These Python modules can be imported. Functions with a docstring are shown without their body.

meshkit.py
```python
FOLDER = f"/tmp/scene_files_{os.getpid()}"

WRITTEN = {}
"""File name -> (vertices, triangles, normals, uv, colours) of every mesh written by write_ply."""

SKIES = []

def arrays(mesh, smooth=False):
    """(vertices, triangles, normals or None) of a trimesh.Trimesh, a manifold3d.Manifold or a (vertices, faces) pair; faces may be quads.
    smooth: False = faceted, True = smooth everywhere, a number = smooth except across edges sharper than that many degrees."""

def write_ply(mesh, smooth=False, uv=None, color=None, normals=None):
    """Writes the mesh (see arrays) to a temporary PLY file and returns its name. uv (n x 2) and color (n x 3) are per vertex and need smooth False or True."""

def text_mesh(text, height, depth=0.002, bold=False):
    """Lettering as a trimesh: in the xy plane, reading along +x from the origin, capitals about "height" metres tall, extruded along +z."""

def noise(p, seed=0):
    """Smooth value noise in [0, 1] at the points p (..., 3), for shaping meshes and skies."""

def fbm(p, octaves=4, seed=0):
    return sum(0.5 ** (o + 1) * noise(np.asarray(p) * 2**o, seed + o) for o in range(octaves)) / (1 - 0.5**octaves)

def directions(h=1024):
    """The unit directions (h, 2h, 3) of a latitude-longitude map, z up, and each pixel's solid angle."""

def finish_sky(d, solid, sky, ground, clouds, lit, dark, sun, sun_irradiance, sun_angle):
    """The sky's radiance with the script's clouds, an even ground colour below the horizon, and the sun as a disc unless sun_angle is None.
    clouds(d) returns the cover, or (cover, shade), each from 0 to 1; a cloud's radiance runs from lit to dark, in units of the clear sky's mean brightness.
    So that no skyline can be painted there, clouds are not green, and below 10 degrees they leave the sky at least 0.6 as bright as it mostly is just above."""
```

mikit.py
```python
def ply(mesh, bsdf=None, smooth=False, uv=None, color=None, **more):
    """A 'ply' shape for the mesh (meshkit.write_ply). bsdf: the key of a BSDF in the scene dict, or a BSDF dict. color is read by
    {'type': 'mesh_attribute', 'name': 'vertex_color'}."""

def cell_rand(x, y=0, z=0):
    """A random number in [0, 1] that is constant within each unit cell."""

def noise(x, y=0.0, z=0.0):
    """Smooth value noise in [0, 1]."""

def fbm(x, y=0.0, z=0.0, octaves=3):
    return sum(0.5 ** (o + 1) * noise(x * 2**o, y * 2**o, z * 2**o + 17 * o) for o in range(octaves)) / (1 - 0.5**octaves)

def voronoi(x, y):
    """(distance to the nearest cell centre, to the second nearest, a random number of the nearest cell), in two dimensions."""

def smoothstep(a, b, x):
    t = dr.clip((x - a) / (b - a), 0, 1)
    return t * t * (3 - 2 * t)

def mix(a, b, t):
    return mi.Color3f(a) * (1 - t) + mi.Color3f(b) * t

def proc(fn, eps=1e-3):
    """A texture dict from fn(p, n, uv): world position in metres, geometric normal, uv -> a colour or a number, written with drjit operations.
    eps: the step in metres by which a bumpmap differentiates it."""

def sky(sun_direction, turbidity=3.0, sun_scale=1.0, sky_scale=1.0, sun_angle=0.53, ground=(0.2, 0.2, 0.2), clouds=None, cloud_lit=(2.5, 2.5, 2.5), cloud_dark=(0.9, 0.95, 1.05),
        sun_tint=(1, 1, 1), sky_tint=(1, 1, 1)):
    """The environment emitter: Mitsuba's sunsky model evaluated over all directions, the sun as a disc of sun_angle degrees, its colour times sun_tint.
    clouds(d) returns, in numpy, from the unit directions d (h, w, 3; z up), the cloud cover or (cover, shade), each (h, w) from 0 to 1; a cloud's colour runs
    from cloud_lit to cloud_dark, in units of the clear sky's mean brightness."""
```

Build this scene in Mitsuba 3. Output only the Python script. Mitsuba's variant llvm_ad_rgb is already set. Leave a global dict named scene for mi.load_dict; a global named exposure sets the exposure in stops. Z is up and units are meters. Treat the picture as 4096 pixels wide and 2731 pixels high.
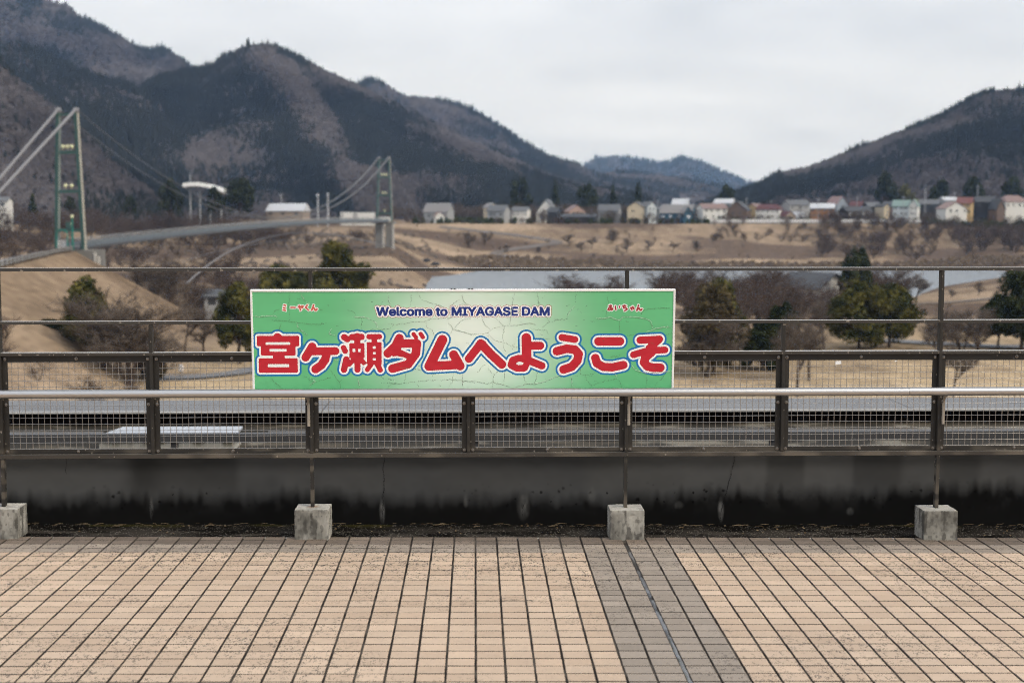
import math, random
import numpy as np, trimesh, mitsuba as mi, drjit as dr
import mikit, meshkit
from shapely.geometry import LineString, Polygon
from shapely.ops import unary_union

T = mi.ScalarTransform4f
scene, labels = {}, {}

# ------------------------------------------------------------------ camera, sky, exposure
EYE = np.array([0.0, 0.0, 1.65])
FORWARD = np.array([0.0260, 0.99616, -0.08357])
scene['camera'] = {'type': 'thinlens', 'fov': 39.598, 'fov_axis': 'x', 'aperture_radius': 0.0082, 'focus_distance': 7.36,
                   'near_clip': 0.1, 'far_clip': 30000.0, 'to_world': T().look_at(origin=EYE.tolist(), target=(EYE + FORWARD).tolist(), up=[0, 0, 1]),
                   'medium': {'type': 'ref', 'id': 'air'}}


def overcast(d):
    """A closed layer of cloud: soft streaks, a little brighter towards the zenith."""
    z = np.clip(d[..., 2], 0.02, 1)
    q = np.stack([d[..., 0] / (z + 0.25) * 1.6, d[..., 1] / (z + 0.25) * 2.6, z * 0 + 3.1], -1)
    n = meshkit.fbm(q * 1.7, 4, 5)
    shade = np.clip(0.62 - 0.55 * np.sqrt(z) + 0.9 * (n - 0.5), 0, 1)
    return np.ones_like(z), shade


scene['sky'] = mikit.sky([0.62, -0.55, 0.75], turbidity=3, sun_scale=0.34, sun_angle=24, sun_tint=(0.93, 1.0, 1.08), clouds=overcast, ground=(0.16, 0.13, 0.10),
                         cloud_lit=(2.55, 2.69, 2.92), cloud_dark=(1.42, 1.55, 1.77))
exposure = 2.27
scene['air'] = {'type': 'homogeneous', 'albedo': {'type': 'rgb', 'value': [0.93, 0.96, 0.98]},
                'sigma_t': {'type': 'rgb', 'value': [0.000029, 0.000045, 0.000074]}}


# ------------------------------------------------------------------ helpers
def tag(key, label, cat=None, group=None, kind=None):
    labels[key] = {'label': label}
    if cat: labels[key]['category'] = cat
    if group: labels[key]['group'] = group
    if kind: labels[key]['kind'] = kind


used = {}


def num(key):
    n = used.get(key, -1) + 1
    used[key] = n
    return key if n == 0 else f'{key}_{n:03d}'


def put(key, mesh, bsdf, smooth=False, at=None, **kw):
    scene[key] = mikit.ply(mesh, bsdf, smooth, **kw)
    if at is not None: scene[key]['to_world'] = at
    return key


def copy(key, src, at):
    scene[key] = {**scene[src], 'to_world': at}


BOXF = np.array([[0, 2, 3, 1], [4, 5, 7, 6], [0, 1, 5, 4], [2, 6, 7, 3], [0, 4, 6, 2], [1, 3, 7, 5]])


class MB:
    """Collects boxes, bars, tubes and plates into one mesh."""
    def __init__(s): s.v, s.f, s.n = [], [], 0

    def add(s, v, f):
        v, f = np.asarray(v, float), np.asarray(f, int)
        if f.shape[1] == 4: f = np.vstack([f[:, [0, 1, 2]], f[:, [0, 2, 3]]])
        s.v.append(v); s.f.append(f + s.n); s.n += len(v)
        return s

    def box(s, x0, x1, y0, y1, z0, z1):
        v = np.array([[x, y, z] for x in (x0, x1) for y in (y0, y1) for z in (z0, z1)], float)
        return s.add(v, [[0, 1, 3, 2], [4, 6, 7, 5], [0, 4, 5, 1], [2, 3, 7, 6], [0, 2, 6, 4], [1, 5, 7, 3]])

    def cbox(s, x0, x1, y0, y1, z0, z1, c=0.002):
        p = []
        for x, sx in ((x0, 1), (x1, -1)):
            for y, sy in ((y0, 1), (y1, -1)):
                for z, sz in ((z0, 1), (z1, -1)):
                    p += [[x, y + sy * c, z + sz * c], [x + sx * c, y, z + sz * c], [x + sx * c, y + sy * c, z]]
        h = trimesh.convex.convex_hull(np.array(p))
        return s.add(h.vertices, h.faces)

    def tube(s, pts, r, sides=8, cap=True):
        p = np.asarray(pts, float)
        r = np.broadcast_to(np.asarray(r, float), (len(p),))
        t = np.gradient(p, axis=0)
        t /= np.linalg.norm(t, axis=1, keepdims=True) + 1e-12
        a = np.cross(t, np.where(np.abs(t[:, 2:]) < 0.9, [0, 0, 1.0], [1.0, 0, 0]))
        a /= np.linalg.norm(a, axis=1, keepdims=True) + 1e-12
        b = np.cross(t, a)
        g = np.arange(sides) * 2 * np.pi / sides
        v = p[:, None] + r[:, None, None] * (np.cos(g)[None, :, None] * a[:, None] + np.sin(g)[None, :, None] * b[:, None])
        i, j = np.meshgrid(np.arange(len(p) - 1), np.arange(sides), indexing='ij')
        k = (j + 1) % sides
        q = np.stack([i * sides + j, i * sides + k, (i + 1) * sides + k, (i + 1) * sides + j], -1).reshape(-1, 4)
        f = np.vstack([q[:, [0, 1, 2]], q[:, [0, 2, 3]]])
        v = v.reshape(-1, 3)
        if cap:
            n = len(v)
            v = np.vstack([v, p[0], p[-1]])
            m = (len(p) - 1) * sides
            jj = np.arange(sides); kk = (jj + 1) % sides
            f = np.vstack([f, np.stack([kk, jj, jj * 0 + n], 1), np.stack([m + jj, m + kk, jj * 0 + n + 1], 1)])
        return s.add(v, f)

    def bar(s, p0, p1, w, h, up=(0, 0, 1)):
        """A rectangular bar from p0 to p1, w wide across and h along up."""
        p0, p1 = np.asarray(p0, float), np.asarray(p1, float)
        t = (p1 - p0) / np.linalg.norm(p1 - p0)
        a = np.cross(t, up); a /= np.linalg.norm(a)
        b = np.cross(a, t)
        v = [p + i * a * w / 2 + j * b * h / 2 for p in (p0, p1) for i in (-1, 1) for j in (-1, 1)]
        return s.add(v, [[0, 1, 3, 2], [4, 6, 7, 5], [0, 4, 5, 1], [2, 3, 7, 6], [0, 2, 6, 4], [1, 5, 7, 3]])

    def lathe(s, prof, sides=12, at=(0, 0, 0), axis='z'):
        g = np.arange(sides) * 2 * np.pi / sides
        v = np.array([[r * np.cos(a), r * np.sin(a), z] for r, z in prof for a in g])
        if axis == '-y': v = v[:, [0, 2, 1]] * [1, -1, 1]
        n = len(prof)
        i, j = np.meshgrid(np.arange(n - 1), np.arange(sides), indexing='ij')
        k = (j + 1) % sides
        q = np.stack([i * sides + j, i * sides + k, (i + 1) * sides + k, (i + 1) * sides + j], -1).reshape(-1, 4)
        return s.add(v + np.asarray(at, float), q)

    def get(s): return np.vstack(s.v), np.vstack(s.f)


def poly_mesh(g, depth):
    """A shapely shape in metres as a thin plate standing in the xz plane, its face towards -y."""
    parts = []
    for q in getattr(g, 'geoms', [g]):
        if q.is_empty or q.area < 1e-7: continue
        m = trimesh.creation.extrude_polygon(q, depth, engine='earcut')
        parts.append(m)
    m = trimesh.util.concatenate(parts)
    v = np.array(m.vertices)
    return np.stack([v[:, 0], -v[:, 2], v[:, 1]], 1), np.array(m.faces)


def interp(x, pts):
    p = np.asarray(pts, float)
    return np.interp(x, p[:, 0], p[:, 1])


# ------------------------------------------------------------------ materials
def mat(key, col, rough=0.7, metal=0.0, spec=0.4):
    c = col if isinstance(col, dict) else {'type': 'rgb', 'value': list(col)}
    b = {'type': 'principled', 'base_color': c, 'roughness': rough, 'specular': spec}
    if metal: b['metallic'] = metal
    scene[key] = {'type': 'twosided', 'nested': b}


def dif(key, col):
    c = col if isinstance(col, dict) else {'type': 'rgb', 'value': list(col)}
    scene[key] = {'type': 'twosided', 'nested': {'type': 'diffuse', 'reflectance': c}}


P_, noise, fbm, ss, mix, crand = mikit.proc, mikit.noise, mikit.fbm, mikit.smoothstep, mikit.mix, mikit.cell_rand
TW, TD, TY0 = 0.110, 0.0915, 7.208        # tile pitch across and away, the first full joint


def tile_tone(base, light, speck):
    def fn(p, n, uv):
        cx, cy = dr.floor(p.x / TW), dr.floor((TY0 - p.y) / TD)
        r = crand(cx, cy, 3.0)
        c = mix(base, light, 0.15 + 0.7 * r)
        c = c * (0.90 + 0.2 * fbm(p.x * 1.3, p.y * 1.3, 2.0))
        patch = ss(0.44, 0.66, fbm(p.x * 1.9 + 7, p.y * 3.1, 4.0, 4)) * (0.45 + 0.55 * crand(cx, cy, 8.0))
        dots = ss(0.60, 0.72, noise(p.x * 210, p.y * 120, 1.0)) * ss(0.35, 0.6, noise(p.x * 60, p.y * 40, 5.0))
        edge = ss(0.38, 0.47, dr.abs((TY0 - p.y) / TD - dr.floor((TY0 - p.y) / TD) - 0.5)) * ss(0.52, 0.64, noise(p.x * 130, p.y * 60, 9.0))
        far = ss(6.2, 7.2, p.y)
        k = dr.clip(dots * (patch * speck + 0.10 + 0.35 * far) + 0.35 * edge, 0, 0.92)
        c = c * (0.93 + 0.15 * crand(cx, cy, 21.0) * crand(cx, cy, 5.0) + 0.06 * crand(cx, cy, 33.0))
        c = mix(c, (0.085, 0.07, 0.055), k)
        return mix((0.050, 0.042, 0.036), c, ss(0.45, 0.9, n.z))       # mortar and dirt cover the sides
    return P_(fn)


mat('tile_beige', tile_tone((0.405, 0.30, 0.218), (0.485, 0.375, 0.282), 0.85), 0.6)
mat('tile_grey', tile_tone((0.225, 0.188, 0.155), (0.292, 0.245, 0.205), 0.95), 0.6)
mat('tile_dark', tile_tone((0.10, 0.078, 0.062), (0.19, 0.15, 0.12), 0.95), 0.6)


def grout(p, n, uv):
    g = mix((0.032, 0.028, 0.026), (0.095, 0.083, 0.072), ss(0.35, 0.75, fbm(p.x * 14, p.y * 9, 1.0, 4)))
    w = (ss(0.028, 0.004, dr.abs(p.y - 7.372)) + ss(0.007, 0.002, dr.abs(p.y - 6.93))) * ss(0.45, 0.62, noise(p.x * 3.1, 1.0, 4.0))
    g = mix(g, (0.42, 0.40, 0.37), dr.clip(w, 0, 1) * 0.8)
    # beyond the tiles that are built one by one, the pattern goes on as a material
    fx, fy = dr.abs(p.x / TW - dr.floor(p.x / TW) - 0.5), dr.abs((TY0 - p.y) / TD - dr.floor((TY0 - p.y) / TD) - 0.5)
    out = dr.select((p.y < 3.98) | (p.x < -4.16) | (p.x > 4.66), 1.0, 0.0)
    tile = dr.select((fx < 0.48) & (fy < 0.478), 1.0, 0.0)
    return mix(g, (0.50, 0.37, 0.265), out * tile)


dif('grout', P_(grout))


def strip(p, n, uv):
    k = ss(0.3, 0.75, fbm(p.x * 5, p.y * 16, 2.0, 4))
    c = mix((0.006, 0.0055, 0.005), (0.042, 0.037, 0.032), k * (1 - 0.75 * ss(7.48, 7.66, p.y)))
    moss = ss(0.62, 0.75, noise(p.x * 3.5, p.y * 12, 3.0)) * ss(7.58, 7.68, p.y)
    c = mix(c, (0.05, 0.045, 0.012), 0.6 * moss)
    return mix(c, (0.25, 0.23, 0.2), ss(0.80, 0.86, noise(p.x * 150, p.y * 150, 6.0)) * 0.7)


dif('edge_strip', P_(strip))


def wall_tone(p, n, uv):
    a = fbm(p.x * 1.7, p.z * 2.6, 3.0, 4)
    b = fbm(p.x * 9, p.z * 9, 8.0, 4)
    top = mix((0.060, 0.0605, 0.060), (0.128, 0.1285, 0.127), 0.65 * a + 0.35 * b)
    drip = ss(0.57, 0.72, noise(p.x * 4.1, 2.0, 1.0)) * ss(0.02, 0.36, p.z)
    top = top * (1 - 0.35 * drip) * (1 - 0.45 * ss(0.30, 0.37, p.z + 0.04 * b))
    blot = ss(0.60, 0.0, dr.abs(p.x + 1.92)) * ss(0.40, 0.65, fbm(p.x * 2.2, p.z * 1.1, 5.0, 3))
    top = top * (1 - 0.45 * blot)
    line = 0.17 + 0.07 * (fbm(p.x * 1.1, 0.5, 2.0, 2) - 0.5) + 0.05 * (b - 0.5) - 0.035 * ss(-0.9, -0.5, p.x) * ss(0.95, 0.6, p.x)
    low = ss(line + 0.055, line - 0.06, p.z + 0.05 * (noise(p.x * 38, p.z * 4, 6.0) - 0.5))
    c = mix(top, mix((0.0035, 0.0032, 0.003), (0.024, 0.0235, 0.023), ss(0.45, 0.7, fbm(p.x * 13, p.z * 10, 4.0, 4)) * ss(0.03, 0.18, p.z)), 0.92 * low)
    # round mould spots along the dirt line
    d1, d2, r = mikit.voronoi(p.x * 19, p.z * 19)
    spot = ss(0.10 + 0.22 * crand(r * 999.0, 1.0), 0.02, d1 + 0.16 * (noise(p.x * 90, p.z * 90, 1.0) - 0.5)) * ss(0.55, 0.62, r) * ss(0.24, 0.17, p.z) * ss(0.05, 0.12, p.z) * ss(0.42, 0.6, noise(p.x * 1.6, 3.0, 2.0))
    c = c * (1 - 0.75 * spot)

    def lime(x0, z0, wx, wz, s):
        w = ss(1.0, 0.15, dr.sqrt(dr.square((p.x - x0 - 0.008 * (b - 0.5)) / wx) + dr.square((p.z - z0) / wz)))
        return w * s * (0.35 + 0.9 * noise(p.x * 70, p.z * 40, 2.0))
    k = lime(-0.51, 0.075, 0.022, 0.085, 0.75) + lime(0.262, 0.10, 0.045, 0.10, 0.55) + lime(-0.052, 0.13, 0.02, 0.05, 0.35) + lime(1.352, 0.075, 0.022, 0.085, 0.7) \
        + lime(-1.765, 0.10, 0.014, 0.08, 0.4) + lime(0.64, 0.16, 0.03, 0.06, 0.35) + lime(1.12, 0.10, 0.035, 0.03, 0.28) + lime(2.07, 0.06, 0.03, 0.03, 0.3)
    return mix(c, (0.20, 0.195, 0.185), dr.clip(k, 0, 0.85))


dif('stained_wall', P_(wall_tone))
dif('crack_dark', (0.012, 0.0115, 0.011))


def block_tone(p, n, uv):
    a, b = fbm(p.x * 16, p.z * 10, p.y * 12, 4), noise(p.x * 120, p.z * 90, p.y * 100)
    c = mix((0.10, 0.096, 0.085), (0.36, 0.345, 0.31), dr.clip(2.0 * a - 0.5, 0, 1))
    c = mix(c, (0.045, 0.042, 0.037), ss(0.50, 0.66, fbm(p.x * 30, p.z * 11, p.y * 30, 4)) * 0.75)
    c = mix(c, (0.045, 0.042, 0.037), ss(0.56, 0.70, noise(p.x * 75, p.z * 55, p.y * 75)) * 0.45)
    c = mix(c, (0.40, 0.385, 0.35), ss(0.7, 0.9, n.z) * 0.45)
    rust = ss(0.045, 0.015, dr.sqrt(dr.square((p.x + 0.853)) + dr.square((p.y - 7.40)))) * ss(0.5, 0.9, n.z)
    c = mix(c, (0.20, 0.10, 0.045), 0.6 * rust)
    return c * (0.82 + 0.36 * b)


mat('rough_concrete', P_(block_tone), 0.9)


def rail_paint(p, n, uv):
    k = fbm(p.x * 6, p.y * 30, p.z * 9, 4)
    c = mix((0.016, 0.0145, 0.013), (0.036, 0.0325, 0.029), k)
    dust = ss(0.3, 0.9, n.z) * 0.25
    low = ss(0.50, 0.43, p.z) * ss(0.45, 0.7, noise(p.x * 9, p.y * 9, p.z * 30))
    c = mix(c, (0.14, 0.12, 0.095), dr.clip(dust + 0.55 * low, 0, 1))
    c = mix(c, (0.44, 0.425, 0.40), ss(0.75, 0.97, n.z) * ss(0.8, 0.93, p.z) * (0.55 + 0.4 * fbm(p.x * 3.0, 1.0, p.z * 9, 3)))  # sky-bright line on upper rail tops, painted in as pale chalking
    return mix(c, (0.30, 0.26, 0.22), ss(0.86, 0.90, noise(p.x * 90, p.y * 80, p.z * 60)) * 0.6)


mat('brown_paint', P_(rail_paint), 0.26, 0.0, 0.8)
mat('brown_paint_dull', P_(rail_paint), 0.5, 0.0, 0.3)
mat('silver_pipe', P_(lambda p, n, uv: mix((0.50, 0.49, 0.485), (0.62, 0.61, 0.61), fbm(p.x * 2.5, p.y * 30, p.z * 30, 3))), 0.34, 1.0)
mat('steel_wire', (0.50, 0.475, 0.45), 0.28, 0.9)
mat('bolt_steel', (0.26, 0.245, 0.23), 0.25, 0.9)
mat('bracket_steel', (0.36, 0.32, 0.27), 0.5, 0.35)
mat('sign_frame', (0.78, 0.78, 0.78), 0.4)


def sign_green(p, n, uv):
    x, z = p.x + 0.02, p.z - 1.06
    g = ss(0.80, 0.03, dr.sqrt(dr.square(x * 0.98) + dr.square(z * 1.05)))
    g = g * (0.55 + 0.45 * g)
    c = mix((0.125, 0.485, 0.222), (0.78, 0.87, 0.81), g * 0.98)
    return c * (0.95 + 0.1 * fbm(p.x * 3, p.z * 20, 1.0, 3))


mat('sign_print', P_(sign_green), 0.32)
mat('sign_red', P_(lambda p, n, uv: mix((0.47, 0.012, 0.028), (0.54, 0.022, 0.040), fbm(p.x * 25, p.z * 60, 1.0, 3))), 0.32)
mat('sign_white', (0.84, 0.85, 0.86), 0.35)
mat('sign_blue', (0.010, 0.16, 0.42), 0.35)
mat('sign_navy', (0.008, 0.028, 0.19), 0.35)
mat('sign_crimson', (0.34, 0.03, 0.035), 0.4)
mat('sign_orange', (0.52, 0.085, 0.05), 0.4)
mat('sign_crack', (0.09, 0.165, 0.09), 0.9)
mat('sign_curl', (0.62, 0.70, 0.64), 0.6)

mat('sealant', P_(lambda p, n, uv: mix((0.02, 0.02, 0.022), (0.10, 0.105, 0.115), ss(0.45, 0.6, noise(p.x * 60, p.y * 11, 1.0)))), 0.18, 0.0, 0.9)
dif('litter', P_(lambda p, n, uv: mix((0.10, 0.06, 0.03), (0.36, 0.28, 0.18), noise(p.x * 31, p.y * 31, 2.0))))


def coping_tone(p, n, uv):
    k = fbm(p.x * 0.8, p.y * 9, 1.0, 4)
    c = mix((0.066, 0.068, 0.074), (0.125, 0.127, 0.134), k)
    return mix(c, (0.40, 0.40, 0.39), ss(14.06, 13.96, p.y) * 0.8)


mat('coping_metal', P_(coping_tone), 0.45, 0.0, 0.5)
mat('roof_floor', P_(lambda p, n, uv: mix((0.012, 0.010, 0.007), mix((0.05, 0.042, 0.03), (0.12, 0.11, 0.09), ss(0.5, 0.7, noise(p.x * 5, p.y * 5, 3.0))), ss(0.4, 0.72, fbm(p.x * 2.1, p.y * 2.8, 4.0, 4)))), 0.9)
dif('shade_black', (0.012, 0.0095, 0.009))  # shade under the coping painted as a near-black colour
mat('dark_steel', (0.050, 0.050, 0.053), 0.45)
mat('grey_pipe', (0.13, 0.13, 0.135), 0.4)
dif('white_metal', (0.43, 0.46, 0.51))
mat('mossy_white', P_(lambda p, n, uv: mix((0.36, 0.355, 0.33), (0.06, 0.05, 0.02), ss(0.40, 0.68, fbm(p.x * 7, p.z * 5, 1.0, 4)) * ss(-0.34, -0.24, p.z))), 0.6)


def grass(p, n, uv):
    a = fbm(p.x * 0.016, p.y * 0.034, 2.0, 4)
    b = fbm(p.x * 0.30, p.y * 0.22, 5.0, 4)
    c = mix((0.125, 0.092, 0.066), (0.355, 0.270, 0.195), dr.clip(1.5 * a + 0.6 * b - 0.42, 0, 1))
    near = ss(280.0, 190.0, p.y) * ss(-45.0, -30.0, p.x)
    c = mix(c, (0.475, 0.365, 0.232), near * dr.clip(1.5 * a + 0.9 * b - 0.45, 0.15, 1.0))
    scrub = ss(0.46, 0.62, fbm(p.x * 0.014 + 9, p.y * 0.03, 7.0, 5) + 0.10 * ss(60.0, 160.0, p.x)) * ss(215.0, 300.0, p.y)
    c = mix(c, (0.095, 0.070, 0.058), 0.85 * scrub)
    mud = ss(-17.4, -18.25, p.z) * ss(560.0, 600.0, p.y)
    c = mix(c, (0.075, 0.05, 0.04), 0.85 * mud)
    steep = ss(0.90, 0.80, n.z)
    c = mix(c, (0.27, 0.18, 0.105), 0.5 * steep * ss(500.0, 400.0, p.y))
    return c * (0.8 + 0.4 * noise(p.x * 1.4, p.y * 0.7, 3.0))


dif('dry_grass', P_(grass))
mat('water', {'type': 'rgb', 'value': [0.09, 0.105, 0.12]}, 0.36, 0.0, 1.0)
mat('asphalt', (0.11, 0.112, 0.12), 0.8)
mat('dirt_path', (0.115, 0.10, 0.092), 0.9)
dif('plain_soil', (0.11, 0.085, 0.06))
dif('hill_soil', P_(lambda p, n, uv: mix((0.046, 0.042, 0.044), (0.080, 0.073, 0.075), fbm(p.x * 0.05, p.y * 0.05, p.z * 0.05, 4))))


def woods(dark, mid, light):
    def fn(p, n, uv):
        a = fbm(p.x * 0.006, p.y * 0.006, p.z * 0.012, 3)
        b = noise(p.x * 0.16, p.y * 0.16, p.z * 0.16)
        return mix(mix(dark, mid, ss(0.3, 0.6, a)), light, 0.42 * b * ss(0.25, 0.8, a + 0.35 * b))
    return P_(fn)


dif('bare_wood_lit', woods((0.060, 0.054, 0.058), (0.090, 0.082, 0.087), (0.150, 0.136, 0.140)))
dif('bare_wood_shade', woods((0.040, 0.037, 0.041), (0.060, 0.055, 0.060), (0.100, 0.092, 0.096)))  # lit and shaded copies of bare wood stand in for relief light
dif('conifer_far', woods((0.014, 0.018, 0.020), (0.024, 0.029, 0.030), (0.044, 0.047, 0.043)))
dif('bark', P_(lambda p, n, uv: mix((0.045, 0.035, 0.030), (0.12, 0.095, 0.08), noise(p.x * 2, p.y * 2, p.z * 1.1))))
dif('twig', P_(lambda p, n, uv: mix((0.085, 0.070, 0.060), (0.185, 0.155, 0.135), noise(p.x * 0.6, p.y * 0.6, p.z * 0.6))))
dif('reed', P_(lambda p, n, uv: mix((0.085, 0.065, 0.050), (0.17, 0.13, 0.095), noise(p.x * 0.4, p.y * 0.4, p.z * 0.6))))
dif('twig_red', P_(lambda p, n, uv: mix((0.062, 0.043, 0.038), (0.12, 0.085, 0.075), noise(p.x * 0.3, p.y * 0.3, p.z * 0.3))))


def leaves(dark, mid, light):
    def fn(p, n, uv):
        a = noise(p.x * 0.7, p.y * 0.7, p.z * 0.9)
        b = noise(p.x * 4, p.y * 4, p.z * 4)
        return mix(mix(dark, mid, ss(0.25, 0.65, a)), light, ss(0.55, 0.95, 0.55 * a + 0.5 * b))
    return P_(fn)


dif('olive_leaf', leaves((0.030, 0.035, 0.015), (0.092, 0.088, 0.029), (0.20, 0.170, 0.050)))
dif('dark_leaf', leaves((0.016, 0.022, 0.012), (0.036, 0.044, 0.020), (0.075, 0.078, 0.032)))
dif('brown_leaf', leaves((0.045, 0.036, 0.022), (0.085, 0.068, 0.040), (0.12, 0.10, 0.035)))
dif('bamboo_leaf', leaves((0.07, 0.07, 0.03), (0.13, 0.125, 0.055), (0.18, 0.165, 0.08)))

mat('tower_green', (0.035, 0.085, 0.080), 0.5)
mat('tower_lit_pale', (0.19, 0.225, 0.21), 0.5)
mat('tower_lit_cream', (0.37, 0.355, 0.30), 0.5)  # side light on the tower legs, put into the colour
mat('bright_green', (0.02, 0.16, 0.13), 0.5)
mat('lamp_globe', (0.68, 0.68, 0.45), 0.4)
mat('bridge_grey', (0.12, 0.145, 0.17), 0.5)
mat('bridge_rail', (0.30, 0.31, 0.32), 0.5)
mat('bridge_dark', (0.075, 0.078, 0.085), 0.6)
mat('cable_grey', (0.20, 0.20, 0.215), 0.6)
mat('cable_dark', (0.11, 0.11, 0.115), 0.6)
mat('concrete', P_(lambda p, n, uv: mix((0.10, 0.098, 0.095), (0.24, 0.235, 0.225), fbm(p.x * 0.6, p.y * 0.6, p.z * 0.35, 4))), 0.9)
mat('concrete_pale', (0.42, 0.41, 0.39), 0.9)
mat('pole_grey', (0.34, 0.35, 0.36), 0.5)
mat('guard_white', (0.66, 0.67, 0.70), 0.5)
mat('glass_dark', (0.035, 0.042, 0.05), 0.12, 0.0, 0.8)
mat('car_dark', (0.025, 0.03, 0.04), 0.2, 0.0, 0.7)
mat('tyre', (0.02, 0.02, 0.02), 0.8)
mat('coat_white', (0.80, 0.80, 0.82), 0.8)
mat('trousers', (0.16, 0.13, 0.10), 0.9)
mat('skin', (0.45, 0.29, 0.21), 0.6)
mat('hair', (0.02, 0.016, 0.013), 0.6)
for k, c in dict(cream=(0.55, 0.47, 0.34), white=(0.62, 0.62, 0.60), paleblue=(0.52, 0.57, 0.60), blue=(0.030, 0.085, 0.135), brown=(0.14, 0.10, 0.08), tan=(0.30, 0.24, 0.19),
                 yellow=(0.46, 0.34, 0.17), orange=(0.25, 0.13, 0.07), grey=(0.30, 0.31, 0.32), dark=(0.035, 0.035, 0.038), greyblue=(0.25, 0.29, 0.34), black=(0.018, 0.018, 0.021), pink=(0.42, 0.30, 0.25)).items():
    mat('wall_' + k, c, 0.8)
for k, c in dict(grey=(0.20, 0.195, 0.20), dark=(0.045, 0.048, 0.055), maroon=(0.075, 0.022, 0.024), brown=(0.19, 0.13, 0.12), pale=(0.44, 0.46, 0.50), green=(0.16, 0.23, 0.22), red=(0.13, 0.045, 0.038), pink=(0.22, 0.14, 0.135), slate=(0.10, 0.105, 0.115)).items():
    mat('roof_' + k, c, 0.6)

# ------------------------------------------------------------------ the terrace
SX = -0.007                                # the terrace falls a little to the right


def gz(x): return SX * x


m = MB()
for x0, x1 in ((-30, 30),):
    m.add([[x0, -25, gz(x0) - 0.005], [x1, -25, gz(x1) - 0.005], [x1, 7.392, gz(x1) - 0.005], [x0, 7.392, gz(x0) - 0.005]], [[0, 1, 2, 3]])
put('pavement', m.get(), 'grout')
tag('pavement', 'terrace floor of small beige tiles with dark joints and a grey tiled band', kind='structure')
v, f = [], []
xs, ys = np.linspace(-12, 12, 240), np.linspace(7.392, 7.72, 8)
gx, gy = np.meshgrid(xs, ys, indexing='ij')
gzz = SX * gx - 0.004 + 0.006 * (meshkit.fbm(np.stack([gx * 6, gy * 14, gx * 0], -1), 3, 2) - 0.5)
idx = np.arange(gx.size).reshape(gx.shape)
put('pavement_edge', (np.stack([gx, gy, gzz], -1).reshape(-1, 3), np.stack([idx[:-1, :-1], idx[1:, :-1], idx[1:, 1:], idx[:-1, 1:]], -1).reshape(-1, 4)), 'edge_strip', True)
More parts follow.
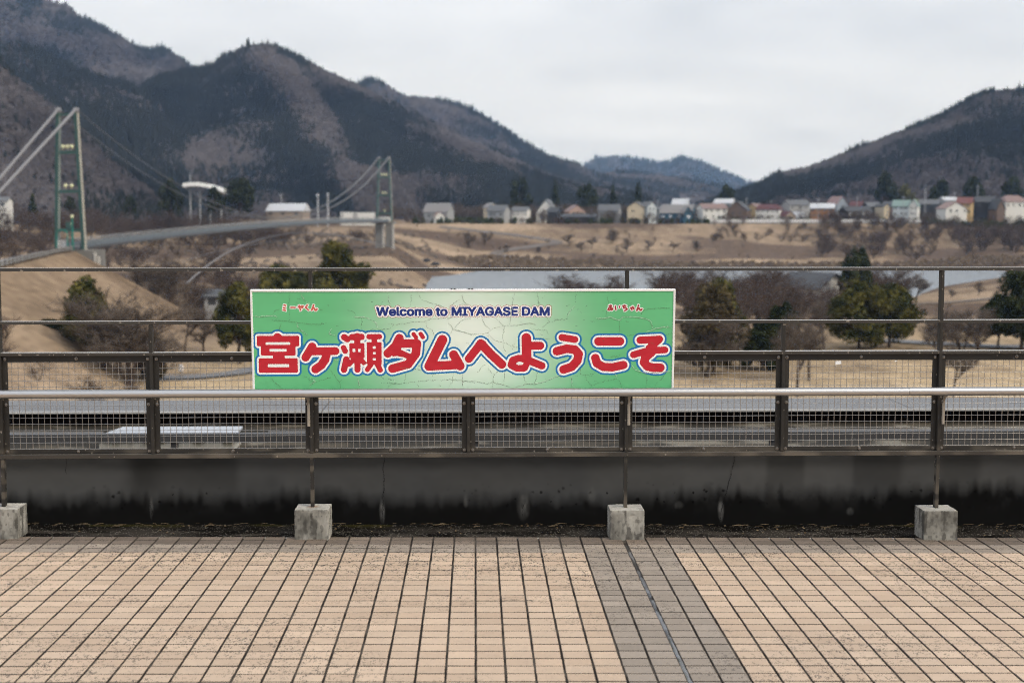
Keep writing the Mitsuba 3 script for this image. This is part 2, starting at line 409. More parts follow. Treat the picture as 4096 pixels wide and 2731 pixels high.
tag('pavement_edge', 'dark dirty mortar strip between the tiles and the wall', kind='structure')


def tile_mesh(w, d, seed):
    r = random.Random(seed)
    j = lambda a: r.uniform(-a, a)
    w, d = w / 2, d / 2
    e = [(-w + j(.0006), -d + j(.0006)), (w + j(.0006), -d + j(.0006)), (w + j(.0006), d + j(.0006)), (-w + j(.0006), d + j(.0006))]
    c = 0.0016
    v = [(x, y, -0.012) for x, y in e] + [(x, y, -0.0014) for x, y in e] + [(x - math.copysign(c, x), y - math.copysign(c, y), j(.0004)) for x, y in e]
    f = []
    for k in range(4):
        n = (k + 1) % 4
        f += [[k, n, 4 + n, 4 + k], [4 + k, 4 + n, 8 + n, 8 + k]]
    f += [[8, 9, 10, 11]]
    v = np.array(v)
    v[:, 2] += SX * v[:, 0]
    return v, np.array(f)


tile_kind = {}
for nm, d in (('full', TD - 0.0088), ('half', 0.0765)):
    for s in range(4):
        tile_kind[nm, s] = tile_mesh(TW - 0.0085, d, s + 10 * len(nm))
tile_ply = {}
tiles, rng = [], random.Random(4)
for c in range(-37, 42):
    x = (c + 0.5) * TW + (0.012 if c >= 7 else 0.0)
    grey_col = 5 <= c <= 8
    for r in range(-2, 35):
        if r < 0:
            y = 7.2915 + 0.0835 * (-1 - r) - 0.0417
            key, kind = 'half', 'tile_dark'
        else:
            y = TY0 - (r + 0.5) * TD
            key, kind = 'full', 'tile_grey' if (grey_col or r < 2) else 'tile_beige'
        tiles.append((x + rng.uniform(-.0006, .0006), y + rng.uniform(-.0006, .0006), gz(x) + rng.uniform(-.0008, .0008), key, rng.randrange(4), kind))


def in_view(t):
    q = np.array(t[:3]) - EYE
    z = q @ FORWARD
    return abs((q[0] - 0.026 * z) / z) < 0.365 and (q[2] / z) > -0.326


seen = sorted((t for t in tiles if in_view(t)), key=lambda t: t[0] ** 2 + t[1] ** 2)
single = set(id(t) for t in seen[:300])
rest = {}
for t in tiles:
    x, y, z, key, s, kind = t
    if id(t) in single:
        k = (key, s, kind)
        if k not in tile_ply: tile_ply[k] = mikit.ply(tile_kind[key, s], kind)
        scene[num('pavement__tile')] = {**tile_ply[k], 'to_world': T().translate([x, y, z])}
    else:
        v, f = tile_kind[key, s]
        rest.setdefault(kind, MB()).add(v + [x, y, z], f)
for kind, mb in rest.items():
    k = num('pavement__tiling')
    put(k, mb.get(), kind)
    tag(k, {'tile_beige': 'beige tiles of the rest of the floor', 'tile_grey': 'grey tiles beside the drain and along the edge', 'tile_dark': 'dirt-blackened tiles in the last rows by the wall'}[kind], kind='stuff')
# the wavy sealant in the wide joint
m = MB()
n = 160
yy = np.linspace(3.6, 7.20, 220)
w = 0.0075 + 0.002 * (meshkit.noise(np.stack([yy * 25, yy * 0, yy * 0], -1), 3) - 0.5)
cx = 0.777 + 0.0012 * (meshkit.noise(np.stack([yy * 9, yy * 0, yy * 0 + 5], -1), 4) - 0.5)
hz = gz(cx) - 0.002 + 0.003 * (meshkit.noise(np.stack([yy * 16, yy * 0, yy * 0 + 9], -1), 5) - 0.5)
v = np.concatenate([np.stack([cx - w, yy, hz - 0.002], 1), np.stack([cx, yy, hz + 0.0008], 1), np.stack([cx + w, yy, hz - 0.002], 1)])
i = np.arange(219)
put('pavement__joint_sealant', (v, np.vstack([np.stack([i, i + 220, i + 221, i + 1], 1), np.stack([i + 220, i + 440, i + 441, i + 221], 1)])), 'sealant', True)
tag('pavement__joint_sealant', 'shiny dark rubber strip in the wide joint of the grey band')

# twigs, pebbles and dead leaves along the wall
rng = np.random.default_rng(8)
m = MB()
for k in range(150):
    x, y = rng.uniform(-3.2, 3.6), 7.70 - abs(rng.normal(0, 0.035)) - 0.008
    a, L = rng.uniform(-0.5, 0.5), rng.uniform(0.012, 0.06)
    m.tube([[x, y, gz(x) + 0.003], [x + L * math.cos(a) * 0.5, y + L * math.sin(a) * 0.5, gz(x) + 0.006], [x + L * math.cos(a), y + L * math.sin(a), gz(x) + 0.004]], 0.0011, 4)
ico = trimesh.creation.icosphere(subdivisions=1)
for k in range(90):
    x, y, r = rng.uniform(-3.2, 3.6), rng.uniform(7.42, 7.68), rng.uniform(0.0018, 0.0055)
    m.add(ico.vertices * [r * 1.3, r, r * 0.7] + [x, y, gz(x) + 0.002], ico.faces)
put('wall_litter', m.get(), 'litter')
tag('wall_litter', 'twigs and grit lying along the foot of the wall', 'litter', kind='stuff')

# ------------------------------------------------------------------ the stained low wall
WT = 0.385
m = MB()
xs, zs = np.linspace(-12, 12, 480), np.linspace(-0.10, WT, 16)
gx, gq = np.meshgrid(xs, zs, indexing='ij')
gy = 7.700 + 0.003 * (meshkit.fbm(np.stack([gx * 4, gq * 5, gx * 0], -1), 3, 6) - 0.5)
idx = np.arange(gx.size).reshape(gx.shape)
m.add(np.stack([gx, gy, gq], -1).reshape(-1, 3), np.stack([idx[:-1, :-1], idx[1:, :-1], idx[1:, 1:], idx[:-1, 1:]], -1).reshape(-1, 4))
m.box(-12, 12, 7.704, 7.86, -3.0, WT)
put('low_wall', m.get(), 'stained_wall')
tag('low_wall', 'low concrete wall blackened by mould behind the brown railing', 'wall')


def ribbon(pts, w, y, seed):
    r = np.random.default_rng(seed)
    p = np.asarray(pts, float)
    t = np.r_[0, np.cumsum(np.linalg.norm(np.diff(p, axis=0), axis=1))]
    s = np.linspace(0, t[-1], max(6, int(t[-1] / 0.008)))
    q = np.stack([np.interp(s, t, p[:, 0]), np.interp(s, t, p[:, 1])], 1) + r.normal(0, 0.0016, (len(s), 2))
    d = np.gradient(q, axis=0)
    nrm = np.stack([-d[:, 1], d[:, 0]], 1) / (np.linalg.norm(d, axis=1, keepdims=True) + 1e-9)
    ww = w * (0.4 + 0.8 * r.random(len(s))) * np.minimum(1, np.minimum(np.arange(len(s)) + .6, len(s) - np.arange(len(s)) - .4) / 3)
    a, b = q - nrm * ww[:, None] / 2, q + nrm * ww[:, None] / 2
    n = len(s)
    v = np.vstack([np.c_[a[:, 0], np.full(n, y), a[:, 1]], np.c_[b[:, 0], np.full(n, y), b[:, 1]]])
    i = np.arange(n - 1)
    return v, np.stack([i, i + 1, i + n + 1, i + n], 1)


for k, pts in enumerate(([(-0.492, 0.385), (-0.497, 0.34), (-0.505, 0.31), (-0.497, 0.27), (-0.499, 0.22), (-0.505, 0.15), (-0.51, 0.0)],
                         [(1.42, 0.385), (1.423, 0.34), (1.41, 0.30), (1.40, 0.25), (1.385, 0.19), (1.372, 0.14), (1.355, 0.07), (1.345, 0.0)],
                         [(-2.22, 0.385), (-2.218, 0.345), (-2.224, 0.31), (-2.22, 0.285)], [(0.27, 0.12), (0.262, 0.09), (0.258, 0.03)], [(-1.77, 0.13), (-1.762, 0.08), (-1.758, 0.02)])):
    put(num('low_wall__crack'), ribbon(pts, 0.0030 if k < 2 else 0.0026, 7.6955, k), 'crack_dark')

# ------------------------------------------------------------------ concrete footings and the railing
FY = 7.40
POSTS = [-7.34, -5.715, -4.09, -2.459, -0.853, 0.7925, 2.447, 4.08, 5.715, 7.35]
HALF = [-6.53, -4.90, -3.27, -1.679, -0.035, 1.617, 3.27, 4.90, 6.53]
names = {-2.459: 'weathered concrete footing cut by the left edge of the picture', -0.853: 'weathered concrete footing with rust round its post, left of the middle',
         0.7925: 'weathered concrete footing at the head of the grey tile band', 2.447: 'weathered concrete footing furthest to the right'}
for k, px in enumerate(POSTS):
    b = trimesh.creation.box((0.18, 0.168, 0.175))
    b = b.subdivide().subdivide().subdivide().subdivide()
    v = np.array(b.vertices)
    h = np.array([0.09, 0.084, 0.0875])
    q = np.sign(v) * np.maximum(np.abs(v) - (h - 0.006), 0) / 0.006      # round the edges
    L = np.linalg.norm(q, axis=1, keepdims=True)
    v = np.where(L > 1, np.sign(v) * np.minimum(np.abs(v), h - 0.006) + q / np.maximum(L, 1e-9) * 0.006, v)
    nn = meshkit.fbm(v * 60 + 10 * k, 3, k) - 0.5
    v = v + v / np.linalg.norm(v, axis=1, keepdims=True) * nn[:, None] * 0.006
    key = num('concrete_footing')
    put(key, (v + [px + 0.002, 7.399, gz(px) + 0.0685], np.array(b.faces)), 'rough_concrete', 40)
    tag(key, names.get(px, 'weathered concrete footing beyond the picture, ' + ['third', 'second', 'first', '', '', '', '', 'first', 'second', 'third'][k] + (' to the left' if px < 0 else ' to the right')), 'concrete block', 'footings of the railing')

XL, XR = -7.35, 7.36
tag('railing', 'dark brown steel railing with wire mesh panels and a silver handrail', 'railing')
for nm, z0, z1, dp in (('top_rail', 1.3975, 1.4145, 0.050), ('middle_rail', 1.1235, 1.1395, 0.046), ('panel_rail', 0.9605, 0.9775, 0.046), ('bottom_rail', 0.4235, 0.4470, 0.042)):
    a = np.linspace(0, np.pi / 2, 7)                              # a flat bar with its upper edges worn round
    rz, ry = 0.0022, 0.003
    prof = [(-dp / 2, z0 + 0.001), (-dp / 2 + 0.001, z0), (dp / 2 - 0.001, z0), (dp / 2, z0 + 0.001)]
    prof += [(dp / 2 - ry + ry * math.cos(t), z1 - rz + rz * math.sin(t)) for t in a] + [(-dp / 2 + ry - ry * math.sin(t), z1 - rz + rz * math.cos(t)) for t in a]
    n = len(prof)
    v = np.array([[x, FY + y, z] for x in (XL, XR) for y, z in prof])
    i = np.arange(n)
    f = np.vstack([np.stack([i, (i + 1) % n, n + (i + 1) % n], 1), np.stack([i, n + (i + 1) % n, n + i], 1), np.stack([i[1:-1] * 0, i[2:], i[1:-1]], 1), np.stack([i[1:-1] * 0 + n, i[1:-1] + n, i[2:] + n], 1)])
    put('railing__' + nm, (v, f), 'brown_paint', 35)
for k, px in enumerate(POSTS):
    lean = 0.008 * math.sin(k * 2.3 + 1)
    m = MB().cbox(px - 0.009, px + 0.009, FY - 0.023, FY + 0.018, 0.4475, 1.397, 0.002)
    zb = gz(px) + 0.150
    n = 5
    for q in range(n):                                                # the slightly bent foot of the post
        a, b = q / n, (q + 1) / n
        bend = lambda s: px - 0.001 + lean * s * 0.35
        m.bar((bend(1 - a), FY, 0.4232 + (zb - 0.4232) * a), (bend(1 - b), FY, 0.4232 + (zb - 0.4232) * b), 0.017, 0.034, (0, 1, 0))
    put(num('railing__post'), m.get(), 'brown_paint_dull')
for px in HALF:
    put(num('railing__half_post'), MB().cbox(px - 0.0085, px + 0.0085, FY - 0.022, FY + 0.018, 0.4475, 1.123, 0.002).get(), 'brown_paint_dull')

allp = sorted(POSTS + HALF)
bolt = MB().lathe([(0.0001, 0.0075), (0.0035, 0.0068), (0.0052, 0.0045), (0.0056, 0.0022), (0.0083, 0.0020), (0.0086, 0.0), (0.0086, -0.001)], 14, axis='-y').get()
put('bolt_src', bolt, 'bolt_steel', 35)
for a, b in zip(allp[:-1], allp[1:]):
    x0, x1 = a + 0.0085, b - 0.0085
    fw = 0.0265
    pk = num('railing__mesh_panel')
    yf = FY + 0.004
    m = MB()
    m.cbox(x0, x0 + fw, yf, yf + 0.006, 0.4475, 0.960, 0.001).cbox(x1 - fw, x1, yf, yf + 0.006, 0.4475, 0.960, 0.001)
    m.cbox(x0 + fw, x1 - fw, yf + 0.0005, yf + 0.0065, 0.927, 0.960, 0.001).cbox(x0 + fw, x1 - fw, yf + 0.0005, yf + 0.0065, 0.4475, 0.470, 0.001)
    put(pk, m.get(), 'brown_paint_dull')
    m = MB()
    yw = yf + 0.011
    xs = np.arange(x0 + 0.012, x1 - 0.006, 0.0325)
    zs = np.arange(0.4705, 0.955, 0.0325)
    rr = np.random.default_rng(int((a + 9) * 100))
    for x in xs:
        q = np.linspace(0.452, 0.956, 16)
        m.tube(np.stack([x + 0.0006 * rr.normal() + 0.0004 * np.sin(q * 30), yw + 0.0016 * np.cos((q - 0.4705) / 0.0325 * np.pi), q], 1), 0.0015, 6, False)
    for z in zs:
        q = np.linspace(x0 + 0.004, x1 - 0.004, 24)
        m.tube(np.stack([q, yw - 0.0022 + 0 * q, z + 0.0007 * rr.normal() + 0.0006 * np.sin(q * 4 + z * 20)], 1), 0.0015, 6, False)
    put(pk + '__wire_mesh', m.get(), 'steel_wire', 60)
    xm, e = (x0 + x1) / 2, 0.0135
    used_b = 0
    for bx, bz in ((x0 + e, 0.942), (xm, 0.944), (x1 - e, 0.942), (x0 + e, 0.705), (x1 - e, 0.705), (x0 + e, 0.459), (xm, 0.459), (x1 - e, 0.459)):
        copy(num(pk + '__bolt'), 'bolt_src', T().translate([bx, yf - 0.001, bz]))
del scene['bolt_src']

PZ, PY, PR = 0.772, 7.305, 0.0225
m = MB()
q = np.array([[XL, PY, PZ + 0.0], [2.255, PY, PZ]])
m.tube(q, PR, 32)
put('railing__handrail', m.get(), 'silver_pipe', 50)
m = MB().tube([[2.257, PY, PZ], [XR, PY, PZ]], PR, 32)
put('railing__handrail_001', m.get(), 'silver_pipe', 50)
put('railing__handrail__joint', MB().tube([[2.2545, PY, PZ], [2.2575, PY, PZ]], PR - 0.002, 24).get(), 'dark_steel')
for px, dx in ((-2.459, -0.018), (-0.853, -0.013), (0.7925, 0.011), (2.447, 0.016), (-4.0, 0.0)):
    x = px + dx
    m = MB().tube([[x, FY - 0.035, 0.592], [x, FY - 0.035, 0.70], [x, FY - 0.05, 0.735], [x, PY + 0.012, 0.752]], 0.0078, 12)
    m.box(x - 0.004, x + 0.004, FY - 0.035, FY - 0.0228, 0.60, 0.66)
    put(num('railing__bracket'), m.get(), 'bracket_steel', 40)

# torn bits of clear tape left on the mesh
rr = np.random.default_rng(3)


def scrap(key, x, z, w, h, label):
    gx, gq = np.meshgrid(np.linspace(-w / 2, w / 2, 7), np.linspace(-h / 2, h / 2, 6), indexing='ij')
    yy = FY + 0.0085 - 0.004 * meshkit.fbm(np.stack([gx * 90, gq * 90, gx * 0], -1), 2, 4)
    jx = 0.003 * (meshkit.noise(np.stack([gx * 200, gq * 200, gx * 0 + 3], -1), 9) - 0.5)
    idx = np.arange(gx.size).reshape(gx.shape)
    put(key, (np.stack([x + gx + jx, yy, z + gq + gx * 0.15], -1).reshape(-1, 3), np.stack([idx[:-1, :-1], idx[1:, :-1], idx[1:, 1:], idx[:-1, 1:]], -1).reshape(-1, 4)), 'sign_white', True)
    tag(key, label, 'paper scrap')


scrap(num('paper_scrap'), 1.912, 0.913, 0.030, 0.018, 'torn white paper scrap stuck to the top of the mesh right of the sign')
scrap(num('paper_scrap'), 2.218, 0.921, 0.014, 0.006, 'tiny white tape remnant on the mesh near the right-hand post')

# ------------------------------------------------------------------ the welcome sign
SGN = {'miya':[('s',46.5,[(-961,271),(-962,258)]),('p',15.2,[(-1068,282),(-850,282),(-851,226),(-1068,227)]),('p',15.2,[(-1048,258),(-869,258),(-870,178),(-1049,179)]),('p',2.0,[(-987,187),(-926,187),(-926,157),(-987,157)]),('p',15.2,[(-1061,164),(-860,164),(-860,88),(-1062,88)]),('h',5.1,[(-1023,248),(-897,248),(-897,235),(-1023,235)]),('h',5.1,[(-1004,213),(-916,213),(-916,199),(-1004,199)]),('h',5.1,[(-1014,133),(-905,133),(-905,117),(-1015,117)])],'ke':[('s',40.5,[(-784,225),(-799,200),(-819,168)]),('s',39.4,[(-786,200),(-665,201)]),('s',41.5,[(-710,189),(-718,157),(-739,127),(-769,106)]),('s',40.5,[(-784,225),(-776,200)])],'se':[('s',31.4,[(-618,274),(-602,263)]),('s',27.3,[(-622,218),(-614,201)]),('s',31.4,[(-609,157),(-622,103)]),('s',32.4,[(-577,274),(-529,275)]),('s',30.3,[(-551,280),(-552,103)]),('p',15.2,[(-593,242),(-514,242),(-514,163),(-593,163)]),('s',23.3,[(-563,166),(-594,131)]),('s',23.3,[(-540,166),(-519,139)]),('h',4.6,[(-576,214),(-562,214),(-562,196),(-576,196)]),('h',4.6,[(-547,213),(-534,213),(-534,196),(-548,196)]),('s',26.3,[(-490,276),(-436,276)]),('p',2.0,[(-477,273),(-449,273),(-449,237),(-477,237)]),('p',9.1,[(-502,247),(-425,247),(-426,128),(-502,128)]),('s',24.3,[(-481,131),(-501,103)]),('s',26.3,[(-449,131),(-434,101)]),('h',4.0,[(-471,226),(-456,226),(-456,213),(-471,213)]),('h',4.0,[(-471,195),(-456,195),(-456,183),(-471,183)]),('h',4.0,[(-472,163),(-456,163),(-456,151),(-472,151)])],'da':[('s',42.5,[(-333,268),(-354,227),(-394,188)]),('s',42.5,[(-327,240),(-243,240)]),('s',42.5,[(-243,237),(-249,186),(-289,131),(-371,108)]),('s',29.3,[(-339,197),(-279,169)]),('s',30.3,[(-370,195),(-319,185)]),('p',3.0,[(-349,227),(-319,237),(-334,176),(-370,171)]),('s',20.2,[(-260,289),(-247,272)]),('s',21.2,[(-223,290),(-212,273)])],'mu':[('s',48.5,[(-111,259),(-177,125)]),('s',44.5,[(-182,120),(-25,128)]),('s',44.5,[(-53,180),(-20,121)])],'he':[('s',40.3,[(26,159),(86,236)]),('s',43.4,[(88,239),(140,183),(197,129)]),('s',38.2,[(78,230),(99,235)])],'yo':[('s',47.5,[(324,268),(327,152)]),('s',40.3,[(332,227),(396,227)]),('s',43.4,[(326,147),(312,113),(276,113),(250,127),(257,147),(286,157),(327,152)]),('s',37.2,[(338,149),(405,121)]),('h',3.1,[(269,133),(286,144),(313,137),(304,127),(282,125)])],'u':[('s',34.1,[(509,270),(576,259)]),('s',43.4,[(484,198),(534,211),(576,206),(597,183),(590,147),(561,115),(519,101)])],'ko':[('s',42.4,[(699,249),(811,249)]),('s',42.4,[(684,161),(693,133),(727,114),(774,112),(830,124)])],'so':[('s',36.2,[(916,255),(964,257),(1017,260)]),('s',36.2,[(1014,255),(965,214)]),('s',34.1,[(883,178),(929,192),(970,201),(1046,203)]),('s',43.4,[(976,190),(945,164),(939,138),(956,117),(987,109),(1024,109)])]}
KANA_A, KANA_B = ({'mi':[[(-927,442),(-913,439)],[(-930,429),(-916,426)],[(-932,417),(-914,413)]],'bar':[[(-892,429),(-864,429)]],'ya':[[(-855,429),(-826,436),(-834,423)],[(-847,442),(-839,411)]],'ku':[[(-801,443),(-815,430),(-796,413)]],'n':[[(-771,444),(-783,414),(-774,426),(-768,424),(-766,414),(-760,414),(-753,424)]]},{'a':[[(749,434),(769,436)],[(758,441),(759,413)],[(767,428),(755,412),(747,414),(750,423),(764,426),(772,420),(764,410)]],'i':[[(784,436),(787,416),(791,419)],[(804,435),(808,423)]],'chi':[[(820,433),(843,435)],[(832,441),(827,423),(839,425),(846,418),(838,411),(830,410)]],'ya':[[(861,422),(878,427),(882,422),(876,417)],[(865,428),(872,410)],[(873,434),(875,429)]],'n':[[(906,441),(896,410),(906,423),(911,420),(913,411),(918,411),(925,421)]]})
CRACKS = [[(-1084,379),(-1007,384),(-977,384),(-957,374)],[(-1002,379),(-982,362),(-896,356),(-805,344),(-754,340),(-709,349)],[(-894,506),(-900,430),(-896,359)],[(-836,503),(-824,470),(-789,445)],[(-984,394),(-971,415),(-936,422)],[(-939,349),(-952,311),(-968,298)],[(-861,349),(-853,318),(-826,301),(-806,283)],[(-1085,298),(-1059,293)],[(-607,414),(-571,409),(-556,386)],[(-577,379),(-501,374),(-455,348),(-443,318)],[(-526,374),(-529,313)],[(-496,313),(-450,313),(-385,315),(-367,336)],[(-391,505),(-384,455),(-374,439)],[(-270,505),(-273,434)],[(-239,505),(-217,470),(-166,449),(-121,439),(-90,424)],[(-9,505),(-7,464),(16,439)],[(-17,470),(-50,449),(-75,429)],[(-389,341),(-339,339),(-268,351),(-192,356),(-171,368),(-65,373),(-50,383)],[(-192,356),(-192,325),(-164,313),(-151,277)],[(-85,368),(-75,343),(-55,313),(-75,282)],[(-55,313),(6,297),(59,277)],[(36,373),(-14,358),(-55,313)],[(-1003,66),(-981,40),(-941,2)],[(-848,76),(-808,55),(-778,35),(-681,65)],[(-803,63),(-772,40),(-795,25),(-808,2)],[(-698,111),(-645,33),(-638,2)],[(-648,38),(-622,63)],[(-553,65),(-549,40),(-539,2)],[(-457,75),(-411,55),(-363,45)],[(-401,2),(-381,27),(-320,29),(-269,37),(-177,46),(-91,50),(-14,45),(62,29)],[(-365,75),(-363,30)],[(-299,85),(-310,35)],[(-241,35),(-236,2)],[(-7,80),(-7,2)],[(-60,47),(-81,2)],[(-1088,71),(-1031,73)],[(-680,156),(-644,154)],[(-432,35),(-320,29)],[(-340,116),(-192,95)],[(-684,318),(-694,288),(-659,278)],[(-164,116),(-159,50)],[(-10,504),(0,457),(26,442)],[(261,503),(249,436),(239,338)],[(383,503),(388,436),(399,410)],[(171,379),(176,359),(213,328),(202,271),(208,204),(229,188)],[(213,333),(264,333),(347,347),(378,333)],[(140,307),(156,320),(213,333)],[(-51,312),(0,297),(57,289),(125,292),(140,307)],[(93,374),(104,343),(135,312)],[(125,286),(161,255),(213,242),(254,224),(280,214)],[(404,317),(430,343),(482,364),(554,366)],[(419,390),(446,353)],[(347,322),(368,312),(430,307),(446,276)],[(451,260),(415,264),(389,263)],[(574,431),(546,405),(533,369)],[(577,503),(579,451)],[(742,493),(750,443)],[(684,369),(725,366),(756,375),(803,358),(818,356)],[(735,374),(738,405),(745,420)],[(808,356),(809,286)],[(808,356),(823,378),(896,374),(963,361),(985,301)],[(916,374),(921,399),(947,417),(1030,423),(1084,417)],[(845,278),(938,288),(969,293)],[(943,291),(995,312),(1036,322),(1083,319)],[(1037,280),(1086,293)],[(-57,80),(-62,39),(-67,23)],[(-7,80),(-7,3)],[(115,131),(89,111),(70,85)],[(120,124),(141,85),(156,72),(149,2)],[(151,72),(182,95),(203,100)],[(213,95),(208,44),(206,18)],[(-67,49),(6,44),(78,36),(115,26),(151,33),(224,15),(255,3)],[(255,3),(323,23),(395,28),(452,49),(520,79)],[(296,85),(328,25)],[(379,100),(380,64),(369,33),(375,3)],[(561,69),(564,3)],[(629,79),(640,43),(660,22),(671,3)],[(666,15),(733,38),(795,51),(816,38),(824,3)],[(785,79),(801,53)],[(956,74),(952,3)],[(1055,94),(1045,63),(1004,22),(999,3)],[(867,126),(894,95),(946,79),(1088,87)],[(608,110),(608,74),(670,74),(686,84)],[(753,167),(815,172)]]
SIGN_AT = T().translate([-0.058, 7.372, 0.785]).rotate([0, 0, 1], 0.0).rotate([1, 0, 0], 4.6)
tag('welcome_sign', 'green welcome sign with large red Japanese lettering and a white frame', 'sign')


def sput(key, mesh, bsdf, smooth=False): put('welcome_sign__' + key, mesh, bsdf, smooth, SIGN_AT)


SW0, SW1, SH0, SH1 = -1.096, 1.096, -0.035, 0.521
sput('panel', MB().box(SW0 + 0.0102, SW1 - 0.0102, 0.0, 0.012, SH0 + 0.008, SH1 - 0.0102).get(), 'sign_print')
sput('back_plate', MB().box(SW0 + 0.010, SW1 - 0.010, 0.0125, 0.016, SH0 + 0.004, SH1 - 0.004).get(), 'sign_frame')
fr = [(SW0, SW1, SH1 - 0.0108, SH1), (SW0, SW1, SH0, SH0 + 0.0108)]
for z0, z1 in ((SH1 - 0.0108, SH1), (SH0, SH0 + 0.0108)):
    sput(num('frame_rail'), MB().cbox(SW0, SW1, -0.006, 0.0205, z0, z1, 0.0015).get(), 'sign_frame')
for x0, x1 in ((SW0, SW0 + 0.0108), (SW1 - 0.0108, SW1)):
    sput(num('frame_stile'), MB().cbox(x0, x1, -0.0055, 0.0200, SH0 + 0.0110, SH1 - 0.0110, 0.0015).get(), 'sign_frame')


def glyph(l):
    g = None
    for t, w, p in l:
        q = LineString(p).buffer(w / 2 * 1.05) if t == 's' else Polygon(p).buffer(-w * 0.5).buffer(w * 0.5)
        g = q if g is None else (g.difference(q) if t == 'h' else g.union(q))
    return g


mm = lambda g: __import__('shapely').affinity.scale(g, 0.001, 0.001, origin=(0, 0))
red = {k: glyph(l) for k, l in SGN.items()}
allred = unary_union(list(red.values()))
sput('white_outline', poly_mesh(mm(allred.buffer(9.5).buffer(1.5).buffer(-1.5)), 0.0016), 'sign_white')
sput('blue_outline', poly_mesh(mm(allred.buffer(19).buffer(3).buffer(-3)), 0.0008), 'sign_blue')
for k, g in red.items():
    sput(num('red_character'), poly_mesh(mm(g.buffer(3).buffer(-3)), 0.0024), 'sign_red')
for nm, src, bs in (('small_lettering', KANA_A, 'sign_orange'), ('small_lettering', KANA_B, 'sign_crimson')):
    ink = unary_union([LineString(s).buffer(4.0, cap_style=2, join_style=1) for l in src.values() for s in l])
    sput(num(nm), poly_mesh(mm(ink), 0.0022), bs)
    sput(num(nm + '_outline'), poly_mesh(mm(ink.buffer(3.4)), 0.0014), 'sign_white')


def text_shape(text, height, width=None, bold=True):
    t = meshkit.text_mesh(text, height, 0.002, bold)
    keep = np.array(t.face_normals)[:, 2] > 0.9
    g = unary_union([Polygon(np.array(t.vertices)[f][:, :2]) for f in np.array(t.faces)[keep]]).buffer(0.00005)
    if width:
        b = g.bounds
        g = __import__('shapely').affinity.scale(g, width / (b[2] - b[0]), 1, origin=(b[0], 0))
        g = __import__('shapely').affinity.translate(g, -b[0], 0)
    return g


en = __import__('shapely').affinity.translate(text_shape('Welcome to MIYAGASE DAM', 0.0415, 0.893).buffer(0.0019), -0.4495, 0.3865)
sput('welcome_lettering', poly_mesh(en, 0.0024), 'sign_navy')
sput('welcome_lettering_outline', poly_mesh(en.buffer(0.0060, join_style=2), 0.0016), 'sign_white')
sput('welcome_lettering_edge', poly_mesh(en.buffer(0.0082, join_style=2), 0.0008), 'sign_crimson')
m, m2 = MB(), MB()
for k, c in enumerate(CRACKS):
    c = np.array(c) / 1000.0
    c[:, 1] = np.clip(c[:, 1], -0.02, 0.503)
    m.add(*ribbon(c, 0.0016, -0.0031, 40 + k))
    if k % 3 == 0: m2.add(*ribbon(c + [0.001, 0.0024], 0.0022, -0.0029, 140 + k))
rr = np.random.default_rng(12)
for k in range(90):
    x, z = rr.uniform(-0.9, 1.0), rr.uniform(0.02, 0.48)
    a, L = rr.normal(0, 0.35), rr.uniform(0.006, 0.024)
    m.add(*ribbon([(x, z), (x + L * math.cos(a), z + L * math.sin(a))], 0.0017, -0.0031, 300 + k))
sput('vinyl_crack', m.get(), 'sign_crack')
labels['welcome_sign__vinyl_crack'] = {'label': 'dark cracks in the sun-baked vinyl', 'kind': 'stuff'}
sput('vinyl_curl', m2.get(), 'sign_curl')
labels['welcome_sign__vinyl_curl'] = {'label': 'pale curled edges along the vinyl cracks', 'kind': 'stuff'}
for x in (-0.062, -0.046, 0.028, 0.044):
    sput(num('hanging_clip'), MB().cbox(x - 0.005, x + 0.005, -0.003, 0.018, SH1 + 0.0002, SH1 + 0.005, 0.001).get(), 'dark_steel')

# ------------------------------------------------------------------ the lower roof beyond the wall
tag('lower_roof', 'lower concrete roof with a grey metal coping beyond the railing', 'roof')
FZ = -0.35
put('lower_roof__floor', MB().box(-16, 16, 7.87, 14.1, FZ - 0.3, FZ).get(), 'roof_floor')
put('lower_roof__fascia', MB().box(-16, 16, 14.10, 14.75, FZ - 2.0, -0.225).get(), 'shade_black')
for x0, x1 in ((-16, -7.40), (-7.392, -1.516), (-1.508, 4.356), (4.364, 10.2), (10.208, 16)):
    put(num('lower_roof__coping'), MB().cbox(x0, x1, 13.93, 14.88, -0.222, -0.206, 0.003).get(), 'coping_metal')
put('lower_roof__beam', MB().cbox(-16, 16, 11.74, 11.82, -0.172, -0.098, 0.003).get(), 'dark_steel')
m = MB()
for x in np.arange(-15, 16, 2.5): m.box(x - 0.03, x + 0.03, 11.76, 11.80, FZ, -0.172)
put('lower_roof__beam_foot', m.get(), 'dark_steel')
put('lower_roof__pipe', MB().tube([[-16, 13.0, -0.272], [-3.4, 13.0, -0.272]], 0.012, 10).tube([[-1.9, 13.0, -0.272], [16, 13.0, -0.272]], 0.012, 10).get(), 'grey_pipe', 40)
tag('vent_cover', 'long white metal vent cover standing on the lower roof', 'vent cover')
v = np.array([[-3.30, 12.30, -0.222], [-2.09, 12.30, -0.222], [-2.11, 12.86, -0.212], [-3.19, 12.86, -0.212], [-3.30, 12.30, -0.205], [-2.09, 12.30, -0.205], [-2.11, 12.86, -0.195], [-3.19, 12.86, -0.195]])
put('vent_cover__lid', (v, np.array([[0, 3, 2, 1], [4, 5, 6, 7], [0, 1, 5, 4], [1, 2, 6, 5], [2, 3, 7, 6], [3, 0, 4, 7]])), 'white_metal')
put('vent_cover__box', MB().box(-3.27, -2.12, 12.34, 12.82, FZ - 0.01, -0.2225).get(), 'mossy_white')

